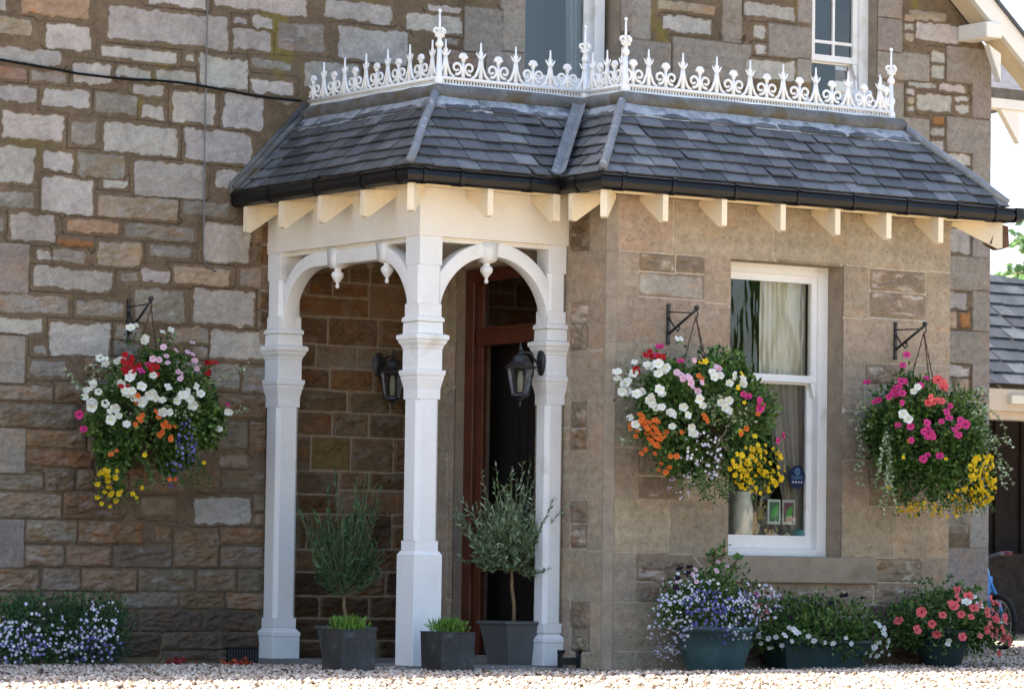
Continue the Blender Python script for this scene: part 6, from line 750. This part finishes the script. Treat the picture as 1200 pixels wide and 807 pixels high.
def bracket(label, w_, tip, z0):
    t = thing('wall_bracket', label, 'bracket', w_, 0, 'wrought iron brackets holding flower baskets'); x, y, z = w_; a = tip[1] - y; zt = tip[2]
    m = MB(); m.box((x - .009, y - .016, z0), (x + .009, y - .0, z + .012)); m.tube([(x, y - .008, z0 - .008), (x, y - .012, z0 + .012)], .014, 8); m.tube([(x, y - .008, z + .0), (x, y - .012, z + .02)], .013, 8); m.build('wall_plate', BLACK, t)
    m = MB(); m.tube([(x, y - .012, z - .03), (x, tip[1] + .02, zt - .022)], .0045, 5); m.tube([(x, y - .012, z0 + .055), (x, tip[1], zt)], .0085, 6)
    m.tube([(x, y - .012, z - .06), (x, y - .06, z - .115), (x, y - .105, z - .15), (x, y - .125, z - .135), (x, y - .118, z - .115), (x, y - .105, z - .122)], .0055, 5); m.build('strut', BLACK, t, True)
    m = MB(); m.lathe([(-.012, .004), (-.008, .014), (.004, .018), (.014, .012), (.018, .003)], (x, tip[1], zt + .006), 10); m.tube([(x, tip[1], zt), (x, tip[1] - .012, zt - .03), (x, tip[1] - .004, zt - .05), (x, tip[1] + .008, zt - .042)], .004, 5); m.build('hook', BLACK, t, True)
BRK = [((-1.298, 0, 2.216), (-1.298, -.30, 2.213), 1.962), ((1.192, YB - .004, 2.197), (1.185, YB - .30, 2.171), 1.979), ((2.970, YB - .004, 2.174), (2.96, YB - .30, 2.160), 1.964)]
bracket('black iron bracket on the rubble wall left of the porch', *BRK[0]); bracket('black iron bracket on the bay wall left of its window', *BRK[1]); bracket('black iron bracket on the bay wall right of its window', *BRK[2])
def hanging(D_, label, brk, seed, liner=(.19, .20)):
    c, r, F = pdata(D_); t = thing('hanging_basket', label, 'flower basket', c, 0, 'hanging baskets full of summer flowers')
    hook = Vector(brk[1]) - c + Vector((0, 0, -.045)); R0 = .18; zb = .02
    m = MB(); m.lathe([(-.17, .03), (-.15, .09), (-.10, .145), (-.04, R0 * .95), (zb, R0)], (0, 0, 0), 16); m.build('basket', SOIL, t, True, local=True)
    m = MB()
    for k in range(3):
        a = k * 2.094 + .5; p = Vector((R0 * math.cos(a), R0 * math.sin(a), zb)); n_ = 22; m.tube([hook.lerp(p, i / n_) + Vector(((i % 2) * .003, 0, 0)) for i in range(n_ + 1)], [.0030 + .0015 * (i % 2) for i in range(n_ + 1)], 4)
    m.build('chain', mat('rusty_chain', (.075, .04, .03), .7), t, local=True)
    return t, c, r, F
def dress(t, r, F, sizes={}):
    sup = []
    for k, pts in F.items():
        if k in 'btqv': continue
        pts = pts[:100]
        if k in 'wmorpc' and t['category'] == 'flower basket': pts = (pts + [(a + random.uniform(-.045, .045), b, c + random.uniform(-.045, .045)) for a, b, c in pts if random.random() < .6])[:100]
        for p in pts:
            q = Vector(p) + Vector((-.06, -.095, .004)) + Vector(p).normalized() * random.uniform(.0, .03); sup.append(q)
            put_bloom(t, k, q, (p[0] / r[0] ** 2 - 1.0, p[1] / r[1] ** 2 - (3.2 if k != 'y' else 4), p[2] / r[2] ** 2 * .6 + 1.2), sizes.get(k, 1))
    if sup:
        S_ = np.repeat(np.array([tuple(q) for q in sup]), 9, 0); n_ = len(S_); off = rng.random((n_, 1)) ** .7 * .09; P = S_ * (1 - off * 2.0) + rng.normal(size=(n_, 3)) * .022 + np.array([.016, .035, -.010]); leaves('bloom_foliage', P, rng.normal(size=(n_, 3)) + S_ / np.array(r) * .5, .030 * (.7 + rng.random(n_) * .6), .010, cols(n_, GREENS, .3), t)
    nrm = lambda pts: [(p[0] / r[0] ** 2, p[1] / r[1] ** 2, p[2] / r[2] ** 2) for p in pts]
    def un(v): v = np.array(v); v[:, 1] -= 2; return v / np.linalg.norm(v, axis=1, keepdims=True)
    if 'b' in F: tiny('blue_lobelia', np.array(F['b']) * 1.03 + np.array([-.03, -.05, 0]), un(nrm(F['b'])), .011, [(.16, .17, .48), (.09, .08, .38), (.28, .28, .60), (.20, .14, .42)], t)
    if len(F.get('y', ())) > 100: tiny('bidens_flowers', np.array(F['y'][100:]) * 1.03 + np.array([-.05, -.08, 0]), un(nrm(F['y'][100:])), .0165, [(.80, .55, .02), (.72, .46, .015), (.84, .64, .05)], t)
    if 't' in F: tiny('white_lobelia', np.array(F['t']) * 1.03 + np.array([-.03, -.05, 0]), un(nrm(F['t'])), .0115, [(.78, .78, .80), (.66, .64, .80), (.8, .8, .76), (.58, .54, .76)], t)
    if 'q' in F: tiny('pink_lobelia', np.array(F['q']) * 1.03 + np.array([-.03, -.05, 0]), un(nrm(F['q'])), .010, [(.50, .12, .20), (.58, .22, .30)], t)
    if 'v' in F:
        P = np.repeat(np.array(F['v']) * 1.0, 4 if t.name != 'hanging_basket.002' else 3, 0); P += rng.normal(size=P.shape) * .012; N_ = P / np.array(r) + rng.normal(size=P.shape) * .8; leaves('silver_foliage', P, N_, .022 * (.7 + rng.random(len(P)) * .6), .009, cols(len(P), VARI, .15), t)
t, c, r, F = hanging(BK1, 'hanging basket of white, red and pink blooms with blue lobelia on the rubble wall', BRK[0], 1)
mound(t, (r[0], r[1], r[2] * .88), 7800, .036, seed=11, lob=34); dress(t, r, F)
trails(t, [((random.uniform(-.2, .25), -.15, -.25), (random.uniform(-.4, .4), -.6, -.3)) for k in range(12)], .018, GREENS, 'bidens_foliage', .22)
t, c, r, F = hanging(BK2, 'hanging basket with white petunias, orange and yellow blooms beside the bay window', BRK[1], 2)
mound(t, (r[0], r[1], r[2] * .92), 8800, .036, seed=23, lob=36); dress(t, r, F)
trails(t, [((random.uniform(-.15, .1), -.15, -.28), (random.uniform(-.3, .3), -.5, -.5)) for k in range(16)], .017, GREENS, 'bidens_foliage', .24)
t, c, r, F = hanging(BK3, 'hanging basket with magenta petunias and yellow bidens trailing at the right end of the bay', BRK[2], 3)
mound(t, (r[0], r[1], r[2] * .97), 12000, .033, seed=37, lob=44, trail=.15); dress(t, r, F)
trails(t, [((.28, -.05 + random.uniform(-.1, .1), random.uniform(-.1, .2)), (1, -.2, random.uniform(-.1, .5))) for k in range(7)] + [((-.36, -.1, random.uniform(-.2, .1)), (-.5, -.4, -.6)) for k in range(7)], .022, VARI, 'silver_foliage', .36, 12)
trails(t, [((random.uniform(-.2, .3), -.15, -.3), (random.uniform(-.4, .5), -.5, -.4)) for k in range(16)], .016, GREENS, 'bidens_foliage', .2)

# ---------------------------------------------------------------- tubs in front of the bay
def tub_round(t, c, rt, rb, h, z0, mat_, zc):
    m = MB(); m.lathe([(z0, rb), (z0 + .01, rb + .004), (z0 + h * .5, (rt + rb) / 2 + .012), (z0 + h - .035, rt - .006), (z0 + h - .03, rt + .008), (z0 + h, rt + .010), (z0 + h, rt - .012), (z0 + h - .03, rt - .02), (z0 + h - .035, .01)], (0, 0, 0), 32); m.build('tub', mat_, t, True, local=True)
c, r, F = pdata(TB1); z_ = float(gz(c.x, c.y)); t = thing('flower_tub', 'round green glazed tub overflowing with white and blue lobelia left of the bay window', 'flower tub', (c.x, c.y, z_), 0, 'flower tubs along the foot of the bay')
tub_round(t, c, .235, .165, .27, 0, TERRA, 0)
def shift(o, dz): o.location.z += dz
k0 = len(C.objects); kids0 = set(C.objects)
mound(t, (.42, .24, .22), 5200, .022, seed=41, lob=40, flat=-.3, up=.4); dress(t, r, F)
P = []
for o in set(C.objects) - kids0:
    if o.parent == t: o.location.z += .385 - z_
# fuchsia rising from the tub
m = MB(); LP = []; LD = []
for k in range(9):
    a = random.uniform(0, 6.28); h = random.uniform(.22, .40); p = Vector((-.06, 0, .25)); d = Vector((math.cos(a) * .22, math.sin(a) * .18, 1)).normalized(); pts = [p.copy()]
    for q in range(8):
        d = (d + Vector((random.uniform(-.12, .12), random.uniform(-.1, .1), .02))).normalized(); p = p + d * h / 6; pts.append(p.copy())
        if q > 2:
            for _ in range(4): LP.append(tuple(p)); LD.append((random.uniform(-1, 1), random.uniform(-1, .6), random.uniform(-.3, .5)))
    m.tube(pts, .003, 4)
m.build('fuchsia_stem', mat('red_stem', (.14, .06, .04), .7), t, local=True)
leaves('fuchsia_leaf', np.array(LP), np.array(LD), .052, .019, cols(len(LP), [(.07, .16, .04), (.10, .20, .05)], .2), t)
c, r, F = pdata(TB2); z_ = float(gz(c.x, c.y)) - .0; t = thing('flower_trough', 'long dark green trough of white blooms and dark pansies under the bay window', 'flower trough', (c.x, c.y, z_), 0, 'flower tubs along the foot of the bay')
m = MB(); m.loft([[(-.29, -.10, 0), (.29, -.10, 0), (.29, .10, 0), (-.29, .10, 0)], [(-.33, -.125, .15), (.33, -.125, .15), (.33, .125, .15), (-.33, .125, .15)], [(-.345, -.14, .152), (.345, -.14, .152), (.345, .14, .152), (-.345, .14, .152)], [(-.345, -.14, .175), (.345, -.14, .175), (.345, .14, .175), (-.345, .14, .175)]]); m.build('trough', DGREEN, t, local=True, bevel=.006)
kids0 = set(C.objects)
mound(t, (.47, .19, .16), 4600, .028, seed=53, lob=34, flat=-.35, up=.7, palette=GREENS + [(.12, .19, .04)]); dress(t, r, F)
for o in set(C.objects) - kids0:
    if o.parent == t: o.location.z += .243 - z_
c, r, F = pdata(TB3); z_ = float(gz(c.x, c.y)); t = thing('flower_tub', 'dark green round tub of coral red petunias at the right corner of the bay', 'flower tub', (c.x, c.y, z_), 0, 'flower tubs along the foot of the bay')
tub_round(t, c, .175, .115, .23, 0, DGREEN, 0)
kids0 = set(C.objects)
mound(t, (.38, .22, .19), 4800, .028, seed=61, lob=34, flat=-.5, up=.4); dress(t, r, F)
trails(t, [((random.uniform(.1, .3), -.1, .02), (.8, -.3, -.1)) for k in range(10)] + [((random.uniform(-.1, .2), 0, .1), (random.uniform(-.3, .6), -.1, 1)) for k in range(8)], .026, GREENS, 'trailing_foliage', .22)
for o in set(C.objects) - kids0:
    if o.parent == t: o.location.z += .30 - z_

# ---------------------------------------------------------------- lobelia clumps at the foot of the left wall
for D_, lab, sd in ((LV1, 'low clump of white and violet lobelia at the left end of the wall foot', 71), (LV2, 'low rounded clump of white and violet lobelia nearer the porch on the wall foot', 83)):
    c, r, F = pdata(D_); t = thing('lobelia_clump', lab, 'flowers', (c.x, c.y, 0), 0, 'lobelia clumps by the rubble wall'); kids0 = set(C.objects)
    mound(t, (r[0] * .86, r[1] * .9, r[2] * .74), 4600, .022, seed=sd, lob=46, flat=-.7, up=.9, palette=[(.045, .11, .03), (.03, .075, .025), (.06, .14, .03), (.025, .05, .03)]); dress(t, r, F)
    for o in set(C.objects) - kids0:
        if o.parent == t: o.location.z += c.z

# ---------------------------------------------------------------- square planters and standard shrubs
def boxplant(x, y, w_, h, lab):
    t = thing('square_planter', lab, 'planter', (x, y, 0), 0, 'square lead grey planters by the porch steps')
    m = MB(); q = w_ / 2; m.loft([[(-q + .006, -q + .006, 0), (q - .006, -q + .006, 0), (q - .006, q - .006, 0), (-q + .006, q - .006, 0)], [(-q, -q, h), (q, -q, h), (q, q, h), (-q, q, h)]], True)
    m.build('planter_box', PLAN, t, local=True, bevel=.005)
    m = MB(); m.box((-q - .002, -q - .002, h), (q + .002, -q + .012, h + .006)); m.box((-q - .002, q - .012, h), (q + .002, q + .002, h + .006)); m.box((-q - .002, -q + .012, h), (-q + .012, q - .012, h + .006)); m.box((q - .012, -q + .012, h), (q + .002, q - .012, h + .006)); m.build('planter_rim', PLAN, t, local=True)
    n = 420; P = np.stack([rng.normal(0, w_ * .20, n), rng.normal(0, w_ * .18, n), np.full(n, h - .01)], 1); P[:, :2] = np.clip(P[:, :2], -q * .75, q * .75)
    r_ = np.hypot(P[:, 0], P[:, 1]); P[:, 2] += rng.random(n) * .055; leaves('herb', P, np.stack([P[:, 0] * 4 + rng.normal(0, .3, n), P[:, 1] * 4 + rng.normal(0, .3, n), np.ones(n)], 1), .045 * (1.3 - r_ * 3) * (.6 + .6 * rng.random(n)), .0055, cols(n, [(.13, .26, .035), (.19, .33, .05), (.09, .18, .03)], .2), t)
boxplant(-.925, -2.085, .235, .235, 'square lead grey planter with tufty green herb left of the middle post')
boxplant(-.285, -2.145, .235, .225, 'square lead grey planter with tufty green herb right of the middle post')
def shrub(lab, x, y, pot_h, rt, rb, trunk_top, cc, cr, n, pal, seed, lean=0):
    t = thing('potted_shrub', lab, 'potted shrub', (x, y, .0), 0); rg = random.Random(seed)
    m = MB(); m.loft([[(-a, -a, z), (a, -a, z), (a, a, z), (-a, a, z)] for z, a in ((.012, rb), (.02, rb), (pot_h * .55, rb + (rt - rb) * .38), (pot_h - .02, rt - .012), (pot_h - .018, rt), (pot_h, rt), (pot_h, rt - .014), (pot_h - .03, rt - .02))]); m.build('pot', GREYP, t, local=True, bevel=.003)
    m = MB(); a = Vector((0, 0, pot_h - .03)); b = Vector(trunk_top) - Vector((x, y, 0)); m.tube([a, a.lerp(b, .35) + Vector((.008, 0, 0)), a.lerp(b, .7) + Vector((-.004, 0, 0)), b], [.0135, .012, .011, .009], 7); m.build('trunk', BARK, t, True, local=True)
    cc = Vector(cc) - Vector((x, y, 0)); P = []; D_ = []; st = MB()
    for k in range(n):
        while 1:
            d = Vector((rg.gauss(0, 1), rg.gauss(0, 1), rg.gauss(.25, 1.0))).normalized()
            if d.z > -.7: break
        e = Vector((cc.x + d.x * cr[0], cc.y + d.y * cr[1], cc.z + d.z * cr[2] * rg.uniform(.75, 1.12))); s0 = b + Vector((0, 0, rg.uniform(-.02, .10))); mid = s0.lerp(e, .5) + Vector((d.x * .04, d.y * .04, -.015)); e = s0 + (e - s0) * rg.choice((rg.uniform(.45, .8), rg.uniform(.75, 1.2)))
        pts = []
        for i in range(9): u = i / 8; pts.append(s0 * (1 - u) ** 2 + mid * 2 * u * (1 - u) + (e + Vector((0, 0, .05 * u))) * u * u)
        st.tube(pts, [.0035 * (1 - i / 9.5) + .0008 for i in range(9)], 4)
        for i in range(26):
            u = .22 + .78 * i / 26; q = u * 8; i0 = min(7, int(q)); p = pts[i0].lerp(pts[i0 + 1], q - i0); dr = (pts[i0 + 1] - pts[i0]).normalized(); P.append(tuple(p)); D_.append(tuple(dr * .9 + Vector((rg.gauss(0, .55), rg.gauss(0, .55), rg.gauss(.15, .45)))))
    P = np.array(P); D_ = np.array(D_); n_ = len(P); cr_ = leaves('crown', P, D_, .046 * (.6 + .6 * rng.random(n_)), .0062, cols(n_, pal, .3), t); st.build('twig', mat('twig_green' + str(seed), (.14, .14, .07), .8), cr_, local=True)
SAGE = [(.19, .28, .14), (.28, .38, .23), (.12, .19, .08), (.40, .48, .35), (.15, .23, .09)]
shrub('grey-green clipped shrub on a thin trunk in a flared grey pot by the doorway', .555, -1.66 + .08, .285, .165, .112, (.535, -1.58, .60), (.51, -1.58, .80), (.38, .30, .39), 165, SAGE, 5)
shrub('dark green clipped shrub on a thin trunk in the shade against the porch wall', -.30, -1.02, .24, .14, .10, (-.315, -1.02, .43), (-.285, -1.0, .74), (.27, .27, .40), 95, [(.055, .13, .05), (.08, .17, .06), (.035, .08, .035)], 9)  # leaf greens darkened to stand for the shade inside the porch

# boot scraper, fallen petals
t = thing('boot_scraper', 'small black iron boot scraper beside the right porch post', 'boot scraper', (.70, -1.98, .0))
m = MB(); m.box((.62, -2.0, .0), (.635, -1.96, .115)); m.box((.755, -2.0, .0), (.77, -1.96, .115)); m.box((.61, -2.0, .10), (.648, -1.97, .12)); m.box((.742, -2.0, .10), (.78, -1.97, .12)); m.box((.63, -1.985, .03), (.76, -1.975, .075)); m.build('scraper_frame', BLACK, t)
for x, y, lab in ((-1.07, -1.05, 'orange red fallen geranium head on the gravel by the air vent'), (-1.33, -.80, 'dull red fallen geranium head on the gravel close to the lobelia')):
    n = 60; P = rng.normal(size=(n, 3)) * np.array([.04, .03, .010]) + np.array([0, 0, .02]); t = leaves('fallen_petals', P, rng.normal(size=(n, 3)), .025, .011, cols(n, [(.50, .07, .025)] if x > -1.2 else [(.30, .03, .03)], .2)); t.location = (x, y, float(gz(x, y))); tag(t, lab, 'petals')
# dropped petals and leaf litter on the gravel
n = 420; x = rng.uniform(-3, 4.5, n); y = rng.uniform(-3.6, -2.3, n); sel = (np.hypot(x - 1.3, y + 2.7) < 1.2) | (rng.random(n) < .35); x = x[sel]; y = y[sel]; n = len(x)
lit = leaves('leaf_litter', np.stack([x, y, gz(x, y) + .012], 1), rng.normal(size=(n, 3)) * np.array([1, 1, .25]), .022 * (.5 + rng.random(n)), .008, cols(n, [(.20, .12, .05), (.10, .14, .04), (.5, .42, .40), (.30, .20, .08), (.45, .30, .05)], .2)); tag(lit, 'scattered fallen petals and dry leaves on the gravel before the tubs', 'leaf litter', kind='stuff')
# out of focus sprig near the camera at the left edge
t = thing('garden_shrub', 'blurred yellow-green leafy shrub close to the camera at the left edge', 'shrub', (-8.22, -12.0, -.06))
m = MB(); P = []; D_ = []
for k in range(22):
    a = k * 2.4; p = Vector((-8.22, -12, -.06)); d = Vector((math.cos(a) * .22, math.sin(a) * .35, 1)).normalized(); pts = [p.copy()]
    for q in range(7):
        d = (d + Vector((random.uniform(-.15, .1), random.uniform(-.15, .15), 0))).normalized(); p = p + d * .075; pts.append(p.copy())
        for _ in range(5): P.append(tuple(p - Vector((-8.22, -12, -.06)))); D_.append((random.uniform(-1, 1), random.uniform(-1, 1), random.uniform(0, 1)))
    m.tube(pts, .003, 4)
m.build('stem', mat('shrub_stem', (.15, .14, .05), .8), t); leaves('foliage', np.array(P), np.array(D_), .05, .013, cols(len(P), [(.42, .42, .06), (.30, .36, .05)], .2), t)

# ---------------------------------------------------------------- beyond the right corner: outbuilding, bicycle, trees
ob = thing('outbuilding', 'slate roofed outbuilding with cream fascia and dark open bay behind the house corner', 'outbuilding', (13, 7, 0))
a, b, c, d = (8.5, 6.75, 2.43), (18, 6.75, 2.43), (13.9, 8.1, 3.28), (9.5, 8.5, 3.75)
m = MB(); m.add([(8.5, 6.8, 2.41), (18, 6.8, 2.41), (14.2, 8.4, 3.44), (12.9, 8.32, 3.52), (8.5, 8.9, 4.05)], [(0, 1, 2, 3, 4)]); m.add([(18, 6.8, 2.41), (18, 12, 2.41), (8.5, 12, 4.0), (8.5, 8.9, 4.05), (12.9, 8.32, 3.52), (14.2, 8.4, 3.44)], [(0, 1, 2, 3, 4, 5)]); m.build('roof_deck', BODY, ob)
slates((8.6, 6.72, 2.44), (17.9, 6.72, 2.44), (14.5, 8.30, 3.33), (8.6, 8.9, 4.08), 13, .26, 'roof', None, tone=.5).parent = ob
bpy.data.objects['roof'].name; ro = [o for o in C.objects if o.parent == ob and o.name.startswith('roof') and 'deck' not in o.name][0]; ro.location = (-13, -7, 0)
m = MB(); m.tube([(17.5, 6.9, 2.6), (14.2, 8.35, 3.36), (12.9, 8.3, 3.54), (8.6, 8.9, 4.12)], .06, 8); m.build('ridge_lead', LEADL, ob, True)
m = MB(); m.box((8.5, 6.72, 2.20), (18, 6.80, 2.41)); m.box((8.5, 6.80, 2.12), (18, 7.0, 2.22)); m.build('fascia', mat('faded_fascia', (.50, .42, .33), .7, var=.1), ob)
m = MB(); m.box((11.80, 6.66, 2.27), (12.09, 6.72, 2.35)); m.build('strip_light', mat('strip_plastic', (.62, .60, .5), .5), ob)
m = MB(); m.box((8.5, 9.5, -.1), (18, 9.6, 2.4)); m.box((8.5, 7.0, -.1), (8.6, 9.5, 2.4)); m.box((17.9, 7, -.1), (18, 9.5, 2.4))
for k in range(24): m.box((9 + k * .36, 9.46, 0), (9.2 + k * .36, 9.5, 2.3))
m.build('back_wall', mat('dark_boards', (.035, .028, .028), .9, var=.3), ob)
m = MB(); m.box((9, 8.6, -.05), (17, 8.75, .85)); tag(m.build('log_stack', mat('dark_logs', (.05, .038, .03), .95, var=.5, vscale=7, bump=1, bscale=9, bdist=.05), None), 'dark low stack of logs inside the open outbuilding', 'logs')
def bike():
    x0, y0 = 6.96, 1.30; t = thing('childs_bicycle', "child's blue bicycle with black tyres standing past the house corner", 'bicycle', (x0, y0, float(gz(x0, y0)))); z0 = float(gz(x0, y0)); rw = .205
    fx = Vector((-.09, -.995, 0)).normalized(); s_ = Vector((-fx.y, fx.x, 0)); fxc = Vector((x0, y0, z0)); 
    def P_(u, z, w_=0): return fxc + fx * u + s_ * w_ + Vector((0, 0, z))
    for u in (0, -.72):
        m = MB(); n = 28; m.tube([P_(u + rw * math.cos(a), rw + rw * math.sin(a)) for a in [2 * math.pi * k / n for k in range(n + 1)]], .022, 8, False); w_ = m.build('wheel', mat('tyre_rubber', (.012, .012, .012), .8), t, True)
        m = MB(); m.tube([P_(u + (rw - .028) * math.cos(a), rw + (rw - .028) * math.sin(a)) for a in [2 * math.pi * k / n for k in range(n + 1)]], .009, 6, False)
        for k in range(14): a = k * .4488; m.tube([P_(u, rw, .02 * (-1) ** k), P_(u + (rw - .03) * math.cos(a), rw + (rw - .03) * math.sin(a))], .0016, 3)
        m.tube([P_(u, rw, -.04), P_(u, rw, .04)], .02, 8); m.build('rim', mat('alloy', (.55, .56, .58), .3, .5, metal=.6), w_, True)
    BL = mat('bike_blue', (.03, .22, .52), .3, .5, coat=.5); m = MB(); hd = (-.14, .56)
    m.tube([P_(0, rw, .05), P_(-.06, rw + .16, .05), P_(*hd)], .014, 6); m.tube([P_(0, rw, -.05), P_(-.06, rw + .16, -.05), P_(*hd)], .014, 6); m.build('fork', BL, t, True)
    m = MB(); m.tube([P_(-.12, .47), P_(-.17, .62)], .022, 8); m.tube([P_(-.14, .52), P_(-.42, .24)], .022, 7); m.tube([P_(-.16, .58), P_(-.50, .46)], .018, 7); m.tube([P_(-.42, .24), P_(-.53, .54)], .017, 7); m.tube([P_(-.42, .24, .03), P_(-.72, rw, .04)], .011, 6); m.tube([P_(-.5, .46, .02), P_(-.72, rw, .04)], .010, 6); m.tube([P_(-.42, .24, -.03), P_(-.72, rw, -.04)], .011, 6)
    m.box((P_(-.2, .44) - Vector((.05, .05, 0))), (P_(-.2, .56) + Vector((.05, .05, 0)))); m.build('frame', BL, t, True)
    m = MB(); m.tube([P_(-.17, .62), P_(-.18, .70)], .012, 6); m.tube([P_(-.22, .74, -.26), P_(-.17, .74, -.12), P_(-.16, .70, 0), P_(-.17, .74, .12), P_(-.22, .74, .26)], .011, 6); m.build('handlebar', BLACK, t, True)
    for w_ in (-.22, .22): m = MB(); m.tube([P_(-.205, .742, w_ - .05), P_(-.205, .742, w_ + .05)], .017, 8); m.build('grip', mat('red_grip', (.12, .015, .02), .6), t, True)
    m = MB(); m.loft([[P_(-.66, .575, .07), P_(-.66, .60, 0), P_(-.66, .575, -.07), P_(-.66, .555, 0)], [P_(-.56, .575, .05), P_(-.56, .60, 0), P_(-.56, .575, -.05), P_(-.56, .555, 0)], [P_(-.42, .565, .015), P_(-.42, .585, 0), P_(-.42, .565, -.015), P_(-.42, .55, 0)]]); m.build('saddle', BLACK, t, True)
    m = MB(); m.tube([P_(-.42, .24, -.07), P_(-.42, .24, .07)], .012, 6); m.tube([P_(-.42, .24, .07), P_(-.34, .16, .07)], .009, 6); m.tube([P_(-.42, .24, -.07), P_(-.5, .32, -.07)], .009, 6); m.build('crank', BLACK, t, True)
bike()
def tree(name, lab, cat, x, y, h, r, n, pal, conifer=False, seed=1, base=.25, ls=.16):
    t = thing(name, lab, cat, (x, y, -.1)); rg = np.random.default_rng(seed); m = MB(); m.tube([(0, 0, 0), (.05, .05, h * .3), (-.05, 0, h * .6), (0, 0, h * .95)], [h * .030, h * .022, h * .014, .03], 8)
    if conifer:
        P = []; D_ = []
        for k in range(int(h * 11)):
            z = h * (base + (1 - base) * (k + .5) / (h * 11)); L_ = r * (1 - (z / h - base) / (1 - base)) ** .8 * rg.uniform(.75, 1.1) + .15; a = k * 2.399; e = np.array([math.cos(a) * L_, math.sin(a) * L_, L_ * rg.uniform(-.15, .25)]); m.tube([(0, 0, z), tuple(np.array([0, 0, z]) + e)], [.03, .008], 4)
            q = n // int(h * 11); u = rg.random(q) ** .7; P.append(np.array([0, 0, z]) + e * u[:, None] + rg.normal(size=(q, 3)) * np.array([.09, .09, .05]) * (1 + L_ * .3)); D_.append(e / L_ + rg.normal(size=(q, 3)) * .5)
        P = np.concatenate(P); D_ = np.concatenate(D_)
    else:
        lob = 60; d = rg.normal(size=(lob, 3)); d /= np.linalg.norm(d, axis=1, keepdims=True); cen = d * np.array([r, r, h * (1 - base) / 2]) * (.35 + .6 * rg.random((lob, 1))) + np.array([0, 0, h * (base + (1 - base) / 2)])
        for c_ in cen[::3]: m.tube([(0, 0, h * base * rg.uniform(.8, 1.8)), tuple(c_ * .5 + np.array([0, 0, c_[2] * .4])), tuple(c_)], [.09, .05, .02], 5)
        i = rg.integers(0, lob, n); e = rg.normal(size=(n, 3)); e /= np.linalg.norm(e, axis=1, keepdims=True); P = cen[i] + e * r * .28 * rg.random((n, 1)) ** .4; D_ = e + rg.normal(size=(n, 3)) * .6
    m.build('trunk', BARK, t, True, local=True); leaves('crown', P, D_, ls * (.6 + .7 * rg.random(len(P))), ls * .34, cols(len(P), pal, .3), t)
tree('conifer', 'pale green conifer rising behind the outbuilding roof', 'conifer', 19.6, 14.5, 5.35, 2.1, 9000, [(.10, .19, .07), (.14, .25, .09), (.07, .13, .06)], True, 3, .12, .15)
tree('garden_tree', 'broad leafy tree standing across the drive, mirrored in the bay window', 'tree', 16.1, -24, 6.4, 2.5, 9000, [(.05, .10, .025), (.07, .13, .03)], False, 5, .2, .22)
tree('garden_tree', 'taller leafy tree standing far across the drive opposite the porch', 'tree', 10, -29, 6.4, 3.4, 9000, [(.045, .09, .025), (.06, .12, .03)], False, 8, .15, .25)
